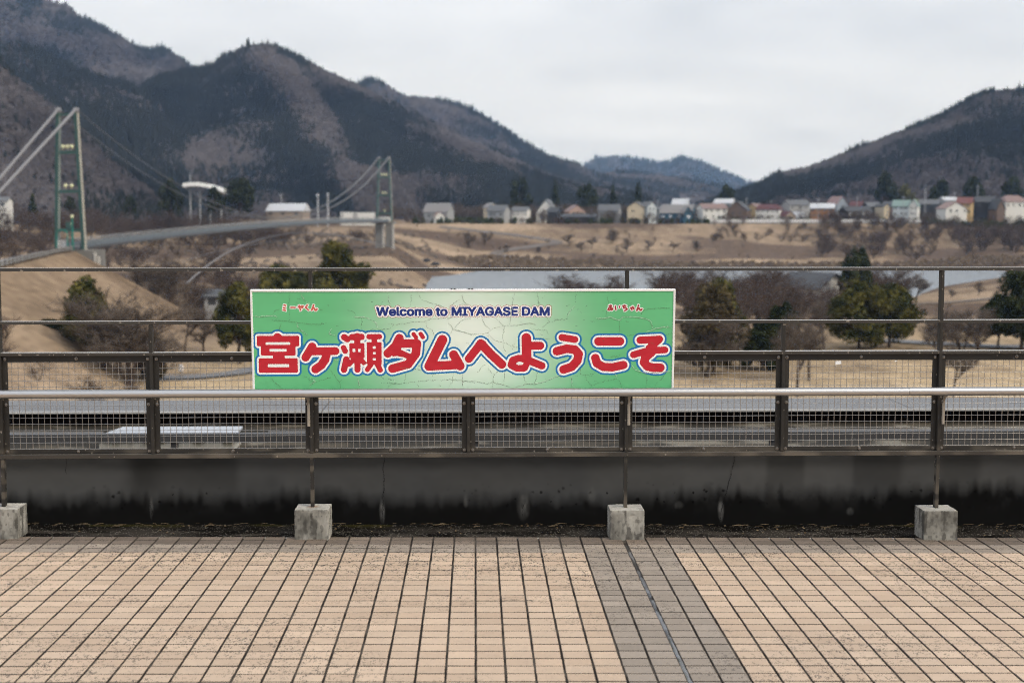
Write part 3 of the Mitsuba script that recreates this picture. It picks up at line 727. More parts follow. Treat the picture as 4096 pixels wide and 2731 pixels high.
# ------------------------------------------------------------------ the valley: ground, water, paths
Z0 = 1.65
BE = [-0.4788, -0.3745, -0.3296, -0.2846, -0.2395, -0.1943, -0.1489, -0.1005, -0.058, -0.0306, 0.0029, 0.1252, 0.2484, 0.3102, 0.3567, 0.4034, 0.497]
DS = [14, 60, 110, 150, 180, 210, 250, 300, 350, 400, 450, 520, 560, 600, 630, 660, 690, 715, 760, 900, 1200]
base = [-18.6, -18.6, -18.6, -18.6, -18.6, -18.6, -18.6, -18.7, -19.3, -20.6, -22.0, -22.5, -22.5, -21.5, -18.8, -14.0, -7.5, -0.9, -0.3, 0.6, 3]
PRO = {
    -500: [-18.6, -18.6, -17, -16, -15, -14, -12, -9, -7, -5, -3, -2, -1, 0, 1, 2, 3, 4, 5, 8, 14],
    -150: [-18.6, -18.6, -17, -16.5, -16, -15, -13.5, -11, -9, -7, -5, -3, -2, -1, 0, 1, 2, 3, 4, 7, 14],
    0: [-18.6, -18.6, -17.4, -17.2, -17, -16.8, -16, -13.5, -11, -9, -7, -4.5, -3, -2, -1, 0, 1, 1, 2, 4, 10],
    150: [-18.6, -18.6, -18, -18, -17.8, -17.6, -17.4, -16, -14, -12, -10, -7, -5.5, -4, -3, -2, -1, 0, 0, 2, 6],
    300: [-18.6, -18.6, -18.3, -18.3, -18.2, -18.2, -18.2, -17.8, -17, -16, -14.5, -11.5, -9, -7, -5.5, -4, -2.5, -1, 0, 1, 4],
    450: [-18.6, -18.6, -18.6, -18.6, -18.6, -18.6, -18.6, -18.3, -17.6, -16.6, -15.2, -12, -10, -8, -6.5, -5, -3, -1, 0, 1, 3],
    600: [-18.6, -18.6, -18.6, -18.6, -18.6, -18.6, -18.6, -18.5, -18, -17.2, -15.6, -12.0, -10.2, -8.5, -7, -5.5, -3.4, -1, 0, 1, 3],
    760: [-18.6, -18.6, -18.6, -18.6, -18.6, -18.6, -18.6, -18.5, -18.3, -17.6, -15.6, -10.6, -9.0, -7.8, -6.6, -5.0, -3.0, -1, 0, 1, 3],
    900: [-18.6, -18.6, -18.6, -18.6, -18.6, -18.6, -18.6, -18.6, -18.7, -18.2, -16.0, -9.0, -8.4, -7.8, -7, -5.6, -3.4, -0.9, 0, 1, 3],
    990: [-18.6, -18.6, -18.6, -18.6, -18.6, -18.6, -18.6, -18.6, -19.3, -20.3, -20.9, -20.3, -17.0, -13.5, -10.5, -7.8, -4.6, -0.9, 0, 1, 3],
    1100: [-18.6, -18.6, -18.6, -18.6, -18.6, -18.6, -18.6, -18.6, -19.3, -20.4, -21.6, -22, -21.5, -19.6, -15.5, -11, -6, -0.9, 0, 1, 3],
    2250: [-18.6, -18.6, -18.6, -18.6, -18.6, -18.6, -18.6, -18.4, -18.0, -16.9, -18.5, -22.5, -22.5, -20.6, -16.0, -11.5, -7.5, -3.0, 0.0, 2, 5],
    2400: [-18.6, -18.6, -18.6, -18.6, -18.6, -18.6, -18.6, -18.0, -16.6, -14.2, -15.5, -18.5, -18.5, -17, -14, -10, -7, -3.5, 0.0, 3, 7],
    2700: [-18.6, -18.6, -18.6, -18.6, -18.6, -18.6, -18.6, -17.5, -15.0, -13, -12, -11.5, -11, -10, -8, -6, -4, -2, 1, 5, 10]}
PRO = [PRO.get(k, base) for k in (-500, -150, 0, 150, 300, 450, 600, 760, 900, 990, 1100, 1500, 1900, 2100, 2250, 2400, 2700)]
from scipy.interpolate import RegularGridInterpolator
_ground = RegularGridInterpolator((np.array(BE), np.log(np.array(DS, float))), np.array(PRO, float), method='linear', bounds_error=False, fill_value=None)
CREST = np.array([[-57.0, 120.0, -9.0], [-60.5, 155.0, -6.9], [-64.0, 190.0, -5.9], [-73.0, 254.0, -5.0]])


def ground(x, y):
    x, y = np.asarray(x, float), np.asarray(y, float)
    b = np.clip(x / np.maximum(y, 1), BE[0], BE[-1])
    r = _ground(np.stack([b, np.log(np.clip(y, 14, 1200))], -1))
    best = np.full(x.shape, -99.0)
    for a, c in zip(CREST[:-1], CREST[1:]):                            # the embankment that carries the path to the bridge
        d = c - a
        t = np.clip(((x - a[0]) * d[0] + (y - a[1]) * d[1]) / (d[0] ** 2 + d[1] ** 2), 0, 1)
        q = np.hypot(x - a[0] - t * d[0], y - a[1] - t * d[1])
        best = np.maximum(best, a[2] + t * d[2] - 0.58 * np.maximum(q - 2.2, 0))
    k = 1.2
    hi = np.maximum(r, best) + 0.25 * k * np.exp(-np.abs(r - best) / k)
    n = meshkit.fbm(np.stack([x * 0.05, y * 0.03, x * 0], -1), 3, 21) - 0.5
    return Z0 + hi + 0.9 * n * np.clip((y - 100) / 200, 0.15, 1) * np.clip((560 - y) / 160, 0.2, 1)


tb = np.concatenate([np.linspace(-0.62, -0.40, 14), np.linspace(-0.395, 0.45, 190), np.linspace(0.46, 0.62, 12)])
td = np.concatenate([np.geomspace(14, 110, 10), np.geomspace(114, 330, 90), np.geomspace(334, 800, 110), np.geomspace(820, 1150, 10)])
gb, gd = np.meshgrid(tb, td, indexing='ij')
gx, gy = gb * gd, gd
gq = ground(gx, gy)
idx = np.arange(gx.size).reshape(gx.shape)
put('valley_ground', (np.stack([gx, gy, gq], -1).reshape(-1, 3), np.stack([idx[:-1, :-1], idx[1:, :-1], idx[1:, 1:], idx[:-1, 1:]], -1).reshape(-1, 4)), 'dry_grass', True)
tag('valley_ground', 'dry winter grass park and river banks below the terrace', kind='structure')
a = np.linspace(0, 2 * np.pi, 65)[:-1]
put('plain', (np.vstack([[[0, 0, -34]], np.stack([7800 * np.cos(a), 7800 * np.sin(a), a * 0 - 34], 1)]), np.stack([a[:] * 0, np.arange(64) + 1, (np.arange(64) + 1) % 64 + 1], 1).astype(int)), 'plain_soil')
tag('plain', 'open ground around the valley out to the horizon', kind='structure')
WZ = Z0 - 20.0
gx, gy = np.meshgrid(np.linspace(-120, 240, 90), np.linspace(330, 640, 80), indexing='ij')
gq = WZ + 0.03 * (meshkit.fbm(np.stack([gx * 0.3, gy * 0.15, gx * 0], -1), 3, 3) - 0.5)
idx = np.arange(gx.size).reshape(gx.shape)
put('river_water', (np.stack([gx, gy, gq], -1).reshape(-1, 3), np.stack([idx[:-1, :-1], idx[1:, :-1], idx[1:, 1:], idx[:-1, 1:]], -1).reshape(-1, 4)), 'water', True)
tag('river_water', 'calm grey river behind the sign', kind='structure')


def path(key, pts, w, label):
    p = np.array(pts, float)
    t = np.r_[0, np.cumsum(np.linalg.norm(np.diff(p, axis=0), axis=1))]
    s = np.linspace(0, t[-1], max(8, int(t[-1] / 1.5)))
    q = np.stack([np.interp(s, t, p[:, 0]), np.interp(s, t, p[:, 1])], 1)
    for _ in range(6): q[1:-1] = (q[:-2] + 2 * q[1:-1] + q[2:]) / 4
    d = np.gradient(q, axis=0)
    n = np.stack([-d[:, 1], d[:, 0]], 1) / np.linalg.norm(d, axis=1, keepdims=True)
    bsdf = 'dirt_path' if key in ('bank_path', 'mound_path') else 'asphalt'
    rows = [q + n * w * k for k in (-0.5, 0, 0.5)]
    v = np.vstack([np.c_[r, ground(r[:, 0], r[:, 1]) + 0.22] for r in rows])
    m, i = len(q), np.arange(len(q) - 1)
    put(key, (v, np.vstack([np.stack([i + a * m, i + 1 + a * m, i + 1 + (a + 1) * m, i + (a + 1) * m], 1) for a in (0, 1)])), bsdf, True)
    tag(key, label, kind='structure')


path('park_path', [(-38, 165), (-30, 172), (-24, 190), (-12, 205)], 3.6, 'grey park path crossing the lawn at the left')
path('lawn_path', [(60, 222), (75, 212), (95, 206)], 6, 'grey path under the trees at the right edge')
path('mound_path', [(88, 322), (104, 322), (116, 330), (135, 338)], 3.5, 'path along the foot of the tan mound at the right')
path('bank_path', [(-17.3, 705.0, -0.47)[:2], (18.84, 690.0, -1.89)[:2], (41.13, 675.0, -3.67)[:2], (17.88, 655.0, -7.5)[:2], (7.7, 640.0, -9.04)[:2], (26.75, 628.0, -12.11)[:2]], 5, 'zigzag path on the far river bank')

# ------------------------------------------------------------------ mountains
IV, IFC = np.array(trimesh.creation.icosahedron().vertices), np.array(trimesh.creation.icosahedron().faces)


def crowns(p, r, h, seed, conifer):
    """Many tree crowns as one mesh."""
    g = np.random.default_rng(seed)
    n = len(p)
    if conifer:
        a = np.arange(6) * np.pi / 3
        ring = np.stack([np.cos(a), np.sin(a), a * 0], 1)
        unit = np.vstack([ring * [1, 1, 0], ring * [0.55, 0.55, 0] + [0, 0, 0.42], [[0, 0, 1.0]]])
        i = np.arange(6); k = (i + 1) % 6
        f = np.vstack([np.stack([i, k, k + 6], 1), np.stack([i, k + 6, i + 6], 1), np.stack([i + 6, k + 6, i * 0 + 12], 1)])
        jit = g.normal(0, 0.10, (n, 13, 3))
    else:
        unit, f = IV * 1.0, IFC
        jit = g.normal(0, 0.20, (n, 12, 3))
    s = np.stack([r * g.uniform(0.7, 1.35, n), r * g.uniform(0.7, 1.35, n), h * g.uniform(0.7, 1.3, n)], 1)
    v = (unit[None] + jit) * s[:, None] + p[:, None]
    return v.reshape(-1, 3), (f[None] + (np.arange(n) * len(unit))[:, None, None]).reshape(-1, 3)


def hill(key, label, sky, df, dr, foot, seed, nb, ns, n_bare, n_con, spur=0.16, con=lambda b, s, q: q > 0.6, power=1.15, crown=2.5, lift=5.0):
    sky = np.array(sky)
    b = np.linspace(sky[0, 0], sky[-1, 0], nb)
    top = np.interp(b, sky[:, 0], sky[:, 1])
    k = max(1, nb // 90)
    top = np.convolve(np.pad(top, k, mode='edge'), np.ones(2 * k + 1) / (2 * k + 1), mode='valid')

    def surf(bb, s):
        e = np.interp(bb, b, top)
        d = df + (dr - df) * s + 0.06 * dr * (meshkit.fbm(np.stack([bb * 9, bb * 0, bb * 0 + seed], -1), 3, seed) - 0.5)
        peak = e * dr - lift
        q = np.clip(s, 0, 1)
        z = foot + (peak - foot) * q ** power
        w = np.sin(np.pi * np.clip(q, 0, 1)) ** 0.8
        rid = 1 - np.abs(2 * meshkit.fbm(np.stack([bb * dr / 210 + q * 0.6, q * 1.1, bb * 0 + seed], -1), 4, seed + 3) - 1) * 2
        z = z + spur * np.maximum(peak - foot, 20) * w * (rid - 0.55)
        z = z - np.maximum(s - 1, 0) * 1.2 * np.maximum(peak - foot, 10)
        return np.stack([bb * d, d, Z0 + z], -1), rid
    gb, gs = np.meshgrid(b, np.linspace(-0.08, 1.35, ns), indexing='ij')
    p, _ = surf(gb, gs)
    p[..., 2] = np.where(gs < 0, np.minimum(p[..., 2], Z0 + foot - 6), p[..., 2])
    idx = np.arange(gb.size).reshape(gb.shape)
    put(key, (p.reshape(-1, 3), np.stack([idx[:-1, :-1], idx[1:, :-1], idx[1:, 1:], idx[:-1, 1:]], -1).reshape(-1, 4)), 'hill_soil', True)
    tag(key, label, kind='structure')
    g = np.random.default_rng(seed)
    n = int(1.12 * (n_bare + n_con))
    bb, s = g.uniform(b[0], b[-1], n), g.uniform(0.0, 1.06, n) ** 0.9
    pp, rid = surf(bb, s)
    q = meshkit.fbm(np.stack([pp[:, 0] / 130, pp[:, 1] / 220, pp[:, 2] / 80], -1), 5, seed + 7)
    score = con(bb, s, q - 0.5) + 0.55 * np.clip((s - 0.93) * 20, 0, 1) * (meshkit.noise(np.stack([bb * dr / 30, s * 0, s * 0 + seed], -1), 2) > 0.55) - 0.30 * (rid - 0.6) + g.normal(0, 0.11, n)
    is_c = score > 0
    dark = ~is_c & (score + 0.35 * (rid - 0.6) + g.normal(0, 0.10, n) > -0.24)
    for sel, nm, bs, txt in ((~is_c & ~dark, 'bare_woodland', 'bare_wood_lit', 'bare winter woodland, slope light painted pale, on '), (dark, 'bare_woodland', 'bare_wood_shade', 'bare woodland, slope shade painted into its colour, on ')):
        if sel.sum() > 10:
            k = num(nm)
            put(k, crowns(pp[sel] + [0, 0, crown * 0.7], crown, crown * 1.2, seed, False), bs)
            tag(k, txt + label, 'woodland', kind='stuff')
    k = num('conifer_woodland')
    put(k, crowns(pp[is_c], crown * 0.85, crown * 3.1, seed + 1, True), 'conifer_far')
    tag(k, 'dark conifers on ' + label, 'woodland', kind='stuff')
    return surf


hill('left_mountain', 'the high left mountain behind the bridge tower', [(-0.4123, 0.1864), (-0.3247, 0.1649), (-0.2954, 0.1542), (-0.2806, 0.1507), (-0.272, 0.1419), (-0.2514, 0.1314), (-0.2338, 0.1202), (-0.2249, 0.1185), (-0.2165, 0.1203), (-0.2071, 0.1162), (-0.1953, 0.1079), (-0.1834, 0.1005), (-0.1597, 0.0842)], 1500, 2500, 0, 31, 170, 46, 9000, 7000,
     0.14, lambda b, s, q: 2.2 * q - 0.15, 1.05, 4.0, 8)
hill('left_shoulder', 'the dark shoulder below the left mountain', [(-0.4136, 0.1514), (-0.3435, 0.1281), (-0.3259, 0.1246), (-0.314, 0.1229), (-0.2994, 0.1171), (-0.2818, 0.1076), (-0.2641, 0.0994), (-0.2463, 0.0953), (-0.2285, 0.0885), (-0.2021, 0.0632), (-0.1875, 0.0392)], 1050, 1500, 0, 77, 130, 40, 3500, 9500,
     0.14, lambda b, s, q: 1.7 * q + 0.07, 1.1, 3.0, 5)
hill('center_mountain', 'the round middle mountain with a broad bare ridge', [(-0.2682, 0.0541), (-0.2498, 0.075), (-0.2345, 0.09), (-0.2223, 0.0995), (-0.2118, 0.1025), (-0.1953, 0.1055), (-0.1833, 0.1088), (-0.1712, 0.1163), (-0.1591, 0.1216), (-0.1486, 0.124), (-0.1396, 0.1238), (-0.1292, 0.12), (-0.1113, 0.1105), (-0.0934, 0.1016), (-0.0724, 0.0918), (-0.0514, 0.082), (-0.0273, 0.0695), (-0.0031, 0.0569), (0.0182, 0.0494), (0.0456, 0.0364), (0.073, 0.0274), (0.1006, 0.0213), (0.1251, 0.0177)], 1000, 1650, 0, 5, 300, 60, 24000, 14000,
     0.18, lambda b, s, q: 2.0 * q - 0.17 + 0.26 * (b > -0.035 - 0.0955 * s) * (s < 0.93) - 0.50 * np.exp(-((b + 0.053 + 0.0955 * s) / 0.020) ** 2) + 0.26 * np.exp(-((b + 0.088 + 0.07 * s) / 0.018) ** 2), 1.1, 2.5, 5)
hill('near_left_slope', 'the near brown slope at the left edge', [(-0.4435, 0.1395), (-0.3848, 0.1309), (-0.3262, 0.1134), (-0.3147, 0.101), (-0.2911, 0.0815), (-0.2678, 0.0601), (-0.244, 0.0398), (-0.2239, 0.0248), (-0.2031, 0.0121)], 640, 900, -2, 55, 130, 44, 12000, 2500,
     0.14, lambda b, s, q: 1.7 * q - 0.24, 1.1, 2.2, 5)
hill('back_ridge', 'the long ridge behind the middle mountain', [(-0.0936, 0.0858), (-0.0784, 0.0981), (-0.0708, 0.0999), (-0.0603, 0.0954), (-0.0513, 0.0892), (-0.0393, 0.0883), (-0.0272, 0.0872), (-0.009, 0.083), (0.0121, 0.0719), (0.0334, 0.0569), (0.0516, 0.0464), (0.073, 0.0395), (0.0852, 0.0328), (0.1097, 0.0259), (0.1435, 0.0198)], 1900, 2700, 0, 91, 130, 40, 7000, 5500,
     0.15, lambda b, s, q: 2.0 * q - 0.12 + 0.12 * np.exp(-((b - 0.02) / 0.03) ** 2), 1.1, 4.0, 7)
hill('far_blue_hill', 'the distant blue hill in the gap of the valley', [(0.0486, 0.0274), (0.073, 0.0389), (0.0852, 0.0452), (0.1035, 0.0465), (0.1249, 0.0429), (0.1341, 0.0417), (0.1447, 0.0453), (0.1586, 0.0417), (0.174, 0.0347), (0.1971, 0.0262), (0.2171, 0.0226), (0.248, 0.0184)], 4400, 6000, 0, 13, 110, 24, 1500, 3500,
     0.08, lambda b, s, q: 2 * q + 0.10, 1.0, 7.0, 8)
hill('low_far_ridge', 'the low ridge in front of the distant blue hill', [(0.0578, 0.0243), (0.073, 0.0322), (0.0883, 0.0347), (0.1035, 0.0353), (0.125, 0.0341), (0.1434, 0.0311), (0.1618, 0.0274), (0.1802, 0.0232), (0.2049, 0.0196), (0.2357, 0.0168)], 2300, 3000, 0, 17, 110, 26, 4000, 2500,
     0.10, lambda b, s, q: 2 * q - 0.10, 1.0, 4.0, 6)
hill('right_mountain', 'the wooded mountain rising at the right edge', [(0.1558, 0.0122), (0.1834, 0.0208), (0.1986, 0.0269), (0.2139, 0.0357), (0.2323, 0.039), (0.2506, 0.0463), (0.2658, 0.0524), (0.2933, 0.0631), (0.3239, 0.0737), (0.3451, 0.0856), (0.3573, 0.092), (0.3727, 0.0935), (0.3856, 0.0941), (0.4155, 0.1036), (0.4916, 0.137)], 880, 1450, 0, 23, 220, 50, 11000, 14000,
     0.15, lambda b, s, q: 2.0 * q - 0.13 + 0.12 * np.sin(s * 9 + b * 10) + 0.14 * (s < 0.28), 1.05, 2.5, 5)

# ------------------------------------------------------------------ trees
def bare_tree(seed, h, spread=0.5, stems=1, twigs=2600, droop=0.0):
    """(trunk and limbs, twigs) of a leafless tree h metres tall."""
    g = np.random.default_rng(seed)
    wood, tips = MB(), []

    def grow(p, d, L, r, depth):
        n = 4
        pts, q, e = [p], p, d
        for k in range(n):
            e = e + g.normal(0, 0.10, 3) + [0, 0, 0.05 - droop * (3 - depth) * 0.03]
            e = e / np.linalg.norm(e)
            q = q + e * L / n
            pts.append(q)
        wood.tube(pts, np.linspace(r, r * 0.55, n + 1), 5 if depth < 2 else 3, False)
        if depth >= 2: tips.append((np.array(pts), L))
        if depth < 3:
            for k in range((5, 5, 4)[depth]):
                t = g.uniform(0.35, 1.0) if depth else g.uniform(0.30, 1.0)
                b = np.array(pts)[min(n, int(t * n))]
                ang = g.uniform(0, 2 * np.pi)
                side = np.array([np.cos(ang), np.sin(ang), 0])
                nd = e * g.uniform(0.5, 0.9) + side * g.uniform(0.5, 0.95) * (0.6 + spread)
                grow(b, nd / np.linalg.norm(nd), L * g.uniform(0.5, 0.72), r * 0.48, depth + 1)
    for k in range(stems):
        a = g.uniform(0, 2 * np.pi)
        d = np.array([np.cos(a) * 0.28 * (stems > 1), np.sin(a) * 0.28 * (stems > 1), 1])
        grow(np.array([0.0, 0, -0.2]) + d * [0.3, 0.3, 0], d / np.linalg.norm(d), 0.46 * h, 0.020 * h / stems ** 0.4, 0)
    per = twigs // len(tips)
    v = []
    for pts, L in tips:
        t = g.random(per) * 3.99
        i = t.astype(int)
        o = pts[i] + (pts[i + 1] - pts[i]) * (t - i)[:, None]
        ax = (pts[-1] - pts[0]) / np.linalg.norm(pts[-1] - pts[0])
        d = ax * 0.7 + g.normal(0, 0.55, (per, 3)) + [0, 0, 0.25 - droop]
        d /= np.linalg.norm(d, axis=1, keepdims=True)
        LL = L * g.uniform(0.35, 0.9, per)[:, None]
        s = np.cross(d, g.normal(0, 1, (per, 3)))
        s /= np.linalg.norm(s, axis=1, keepdims=True)
        w = 0.0042 * h
        v.append(np.stack([o - s * w / 2, o + s * w / 2, o + d * LL], 1))
    v = np.concatenate(v).reshape(-1, 3)
    z = np.vstack(wood.v)[:, 2].max()
    top = max(z, v[:, 2].max())
    wv, wf = wood.get()
    return (wv * h / top, wf), (v * h / top, np.arange(len(v)).reshape(-1, 3))


BARE = [bare_tree(s, 10, sp, st, n) for s, sp, st, n in ((1, 0.5, 1, 2600), (2, 0.8, 1, 3000), (3, 0.35, 3, 3200), (5, 0.6, 4, 4200))]
BPLY = [(mikit.ply(w, 'bark'), mikit.ply(t, 'twig'), mikit.ply(t, 'twig_red')) for w, t in BARE]


def ordinal(n): return ['first', 'second', 'third', 'fourth', 'fifth', 'sixth', 'seventh', 'eighth', 'ninth', 'tenth', 'eleventh', 'twelfth', 'thirteenth', 'fourteenth'][n]


def plant_bare(x, y, h, var, label, w=1.0, rot=0.0, group=None, red=False, z=None):
    key = num('bare_tree')
    at = T().translate([x, y, float(ground(x, y)) if z is None else z]).rotate([0, 0, 1], rot).scale([h / 10 * w, h / 10 * w, h / 10])
    scene[key + '__trunk'] = {**BPLY[var][0], 'to_world': at}
    scene[key + '__crown'] = {**BPLY[var][2 if red else 1], 'to_world': at}
    tag(key, label, 'tree', group)


def leafy(seed, h, w, trunk=0.2, n=2600, lobes=16, leaf=0.30, shape='dome', stems=1):
    """(trunk and limbs, crown) of an evergreen: leaf-sized faces clustered on lobes spread through the crown."""
    g = np.random.default_rng(seed)
    wood = MB()
    z0 = trunk * h
    cs = []
    lobes, n = int(lobes * 2.3), int(n * 2.6)
    for k in range(lobes):
        u = g.uniform(0.06, 0.98)
        zz = z0 + (h - z0) * u
        if shape == 'dome': rad = w * math.sqrt(max(0.05, 1 - (1.02 * u) ** 2.4)) * (0.72 + 0.28 * min(1, u * 4))
        elif shape == 'cone': rad = w * (1.02 - u) ** 0.8
        else: rad = w * math.sin(math.pi * (0.15 + 0.8 * u)) ** 0.7
        a = g.uniform(0, 2 * np.pi) if k else 0
        rr = rad * math.sqrt(g.uniform(0.12, 0.95))
        c = np.array([math.cos(a) * rr, math.sin(a) * rr, zz])
        cs.append((c, w * g.uniform(0.24, 0.38), (h - z0) * g.uniform(0.12, 0.19)))
    for s in range(stems):
        ox = (s - (stems - 1) / 2) * w * 0.5
        wood.tube([[ox, 0, -0.2], [ox + g.normal(0, .1), g.normal(0, .1), z0 * 0.6], [ox * 0.9 + g.normal(0, .15), 0, z0 * 1.3], [ox * 0.6, 0, h * 0.75]], np.array([0.030, 0.024, 0.02, 0.006]) * h, 7)
    for c, r, q in cs[::2]: wood.tube([[0, 0, min(c[2] * 0.7, z0 * 1.2)], (c + [0, 0, c[2]]) / 2 * [1, 1, 0.9], c], [0.012 * h, 0.008 * h, 0.003 * h], 4, False)
    per = n // lobes
    quads = []
    for c, r, q in cs:
        d = g.normal(0, 1, (per, 3))
        d /= np.linalg.norm(d, axis=1, keepdims=True)
        p = c + d * np.array([r, r, q * 1.25]) * (g.random((per, 1)) ** 0.35)
        nn = d + g.normal(0, 0.6, (per, 3))
        nn /= np.linalg.norm(nn, axis=1, keepdims=True)
        a = np.cross(nn, g.normal(0, 1, (per, 3)))
        a /= np.linalg.norm(a, axis=1, keepdims=True)
        b = np.cross(nn, a)
        s = leaf * g.uniform(0.5, 1.2, (per, 1))
        quads.append(np.stack([p - a * s, p - b * s * 0.6, p + a * s, p + b * s * 0.6], 1))
    v = np.concatenate(quads).reshape(-1, 3)
    return wood.get(), (v, np.arange(len(v)).reshape(-1, 4))


def plant_leafy(x, y, h, w, leafmat, label, seed, z=None, group=None, name='evergreen_tree', top=None, **kw):
    if top is not None: h = top - float(ground(x, y))
    wd, cr = leafy(seed, h, w, **kw)
    key = num(name)
    at = T().translate([x, y, float(ground(x, y)) if z is None else z])
    put(key + '__trunk', wd, 'bark', False, at)
    put(key + '__crown', cr, leafmat, False, at)
    tag(key, label, 'tree' if 'tree' in name else 'bush', group)


# (x from the picture's left edge outwards, distance, height, crown radius)
def spot(p): return p[0], p[1]


G_EV = 'evergreen trees in the park'
x, y, top = (-45.12, 166.0, -5.48)
plant_leafy(x, y, 11.2, 4.2, 'olive_leaf', 'olive evergreen with a pointed top rising out of the bare bushes at the left', 11, group=G_EV, trunk=0.12, shape='cone', lobes=20, n=3000, top=top)
x, y, top = (-51.1, 168.0, -11.5)
plant_leafy(x, y, 5.2, 2.2, 'dark_leaf', 'small dark evergreen bush on the slope at the far left', 12, group=G_EV, trunk=0.08, name='evergreen_bush', top=top)
x, y, top = (-48.19, 170.0, -10.83)
plant_leafy(x, y, 6.8, 2.0, 'dark_leaf', 'dark bush between the far left bush and the pointed olive evergreen', 13, group=G_EV, trunk=0.08, name='evergreen_bush', top=top)
for k, (u, d, h, var, lb) in enumerate(((235, 160, 10.0, 2, 'grey bare bush in front of the pointed olive evergreen'), (300, 158, 10.6, 3, 'wide grey bare bush right of the pointed olive evergreen'), (352, 163, 7.6, 2, 'low bare bush with yellowish foot left of the half post'))):
    b = (u - 1090.5) / 3267
    plant_bare(b * d, d, h, var, lb, 1.25, 40 * k)
x, y, top = (-37.79, 166.0, -11.72)
plant_leafy(x, y, 5.6, 1.6, 'brown_leaf', 'yellow brown bush at the foot of the bare bushes', 14, trunk=0.05, name='evergreen_bush', top=top)
for u, top, lb in ((330, 578, 'tall bare tree behind the tan mound, left one of two'), (392, 585, 'tall bare tree behind the tan mound, right one of two'), (452, 640, 'bare tree before the dark roof left of the sign')):
    d = 292.0
    b = (u - 1090.5) / 3267
    x = b * d
    z = float(ground(x, d))
    plant_bare(x, d, (1.65 - (top - 510) / 3267 * d) - z, 3 if u != 452 else 1, lb, 0.9, u)
x, y, top = (-31.1, 188.0, -7.37)
plant_leafy(x, y, 10.6, 3.3, 'olive_leaf', 'olive evergreen half hidden by the left end of the sign', 15, group=G_EV, trunk=0.25, lobes=18, top=top)
x, y = spot((-40.76, 200.0, -16.0))
plant_bare(x, y, 8.5, 0, 'slim bare tree on the lawn left of the sign', 0.8)
x, y = spot((-39.04, 205.0, -16.45))
plant_bare(x, y, 8.0, 1, 'spreading bare tree beside the olive evergreen left of the sign', 0.9)
x, y, top = (-24.75, 255.0, -3.37)
plant_leafy(x, y, 13.6, 6.3, 'olive_leaf', 'tall round evergreen standing above the left part of the sign', 16, group=G_EV, trunk=0.2, lobes=20, n=3400, leaf=0.42, top=top)
x, y, top = (-33.71, 250.0, -6.54)
plant_leafy(x, y, 10.2, 6.4, 'olive_leaf', 'lower evergreen beside the tall round one, nearer the sign corner', 17, group=G_EV, trunk=0.2, n=3000, leaf=0.42, top=top)
# right side
x, y, top = (29.04, 172.0, -6.88)
plant_leafy(x, y, 9.0, 4.4, 'brown_leaf', 'brown leaved tree right beside the sign', 18, group=G_EV, trunk=0.15, n=2400, top=top)
x, y, top = (31.39, 182.0, -6.43)
plant_leafy(x, y, 9.4, 3.3, 'olive_leaf', 'yellow green evergreen behind the brown leaved tree', 19, group=G_EV, trunk=0.2, top=top)
plant_bare(x - 3.5, y - 13, 8.6, 3, 'bare bush against the right end of the sign', 1.1)
x, y, top = (36.28, 178.0, -11.36)
plant_leafy(x, y, 4.2, 3.0, 'dark_leaf', 'low dark evergreen bush left of the slim bare trees', 20, trunk=0.06, name='evergreen_bush', top=top)
x, y, top = (41.33, 190.0, -9.72)
plant_leafy(x, y, 6.2, 2.6, 'dark_leaf', 'dark evergreen behind the half post right of the sign', 24, group=G_EV, trunk=0.15, top=top)
for u, d, top, lb in ((1838, 150, 700, 'slim bare tree whose trunk shows through the mesh right of the sign'), (1866, 165, 690, 'slim bare tree just left of the large round evergreens'), (1900, 205, 672, 'bare tree in front of the building with the white gable')):
    b = (u - 1090.5) / 3267
    x = b * d
    z = float(ground(x, d))
    plant_bare(x, d, (1.65 - (top - 510) / 3267 * d) - z, 0, lb, 0.8, u)
x, y, top = (56.46, 207.0, -7.56)
plant_leafy(x, y, 9.4, 4.9, 'olive_leaf', 'large round evergreen on the lawn, left one of the pair', 21, group=G_EV, trunk=0.16, n=3600, lobes=22, top=top)
x, y, top = (61.43, 209.0, -8.11)
plant_leafy(x, y, 8.8, 4.7, 'olive_leaf', 'large round evergreen on the lawn, right one of the pair', 22, group=G_EV, trunk=0.17, n=3400, lobes=22, top=top)
x, y, top = (83.99, 312.0, -5.13)
plant_leafy(x, y, 14.0, 3.5, 'dark_leaf', 'dark evergreen behind the building with the white gable', 23, group=G_EV, trunk=0.12, leaf=0.42, shape='ball', lobes=20, top=top)
x, y, top = (78.96, 203.0, -5.97)
plant_leafy(x, y, 10.4, 4.6, 'dark_leaf', 'dark evergreen cut by the right edge of the picture', 25, group=G_EV, trunk=0.22, n=3400, lobes=22, top=top)
x, y, top = (77.51, 208.0, -9.75)
plant_leafy(x, y, 7.4, 2.8, 'dark_leaf', 'smaller dark evergreen left of the one at the right edge', 26, group=G_EV, trunk=0.2, top=top)
for u, d, top, lb, var in ((2170, 196, 705, 'bare bush just right of the right-hand post', 3), (2222, 200, 690, 'brown bare tree between the right post and the dark evergreens', 3), (2262, 198, 700, 'bare tree touching the smaller dark evergreen', 2),
                           (2112, 330, 622, 'lone bare tree by the water left of the right-hand post', 0), (2195, 345, 660, 'small bare tree on the tan mound, nearest the post', 1), (2258, 350, 641, 'spreading bare tree in the middle of the tan mound', 1),
                           (2308, 352, 650, 'bare tree on the tan mound left of the edge', 1), (2344, 360, 632, 'bare tree on the tan mound at the picture edge', 0)):
    b = (u - 1090.5) / 3267
    x = b * d
    z = float(ground(x, d))
    plant_bare(x, d, (1.65 - (top - 510) / 3267 * d) - z, var, lb, 1.05, u)
x, y = spot((51.16, 150.0, -11.78))
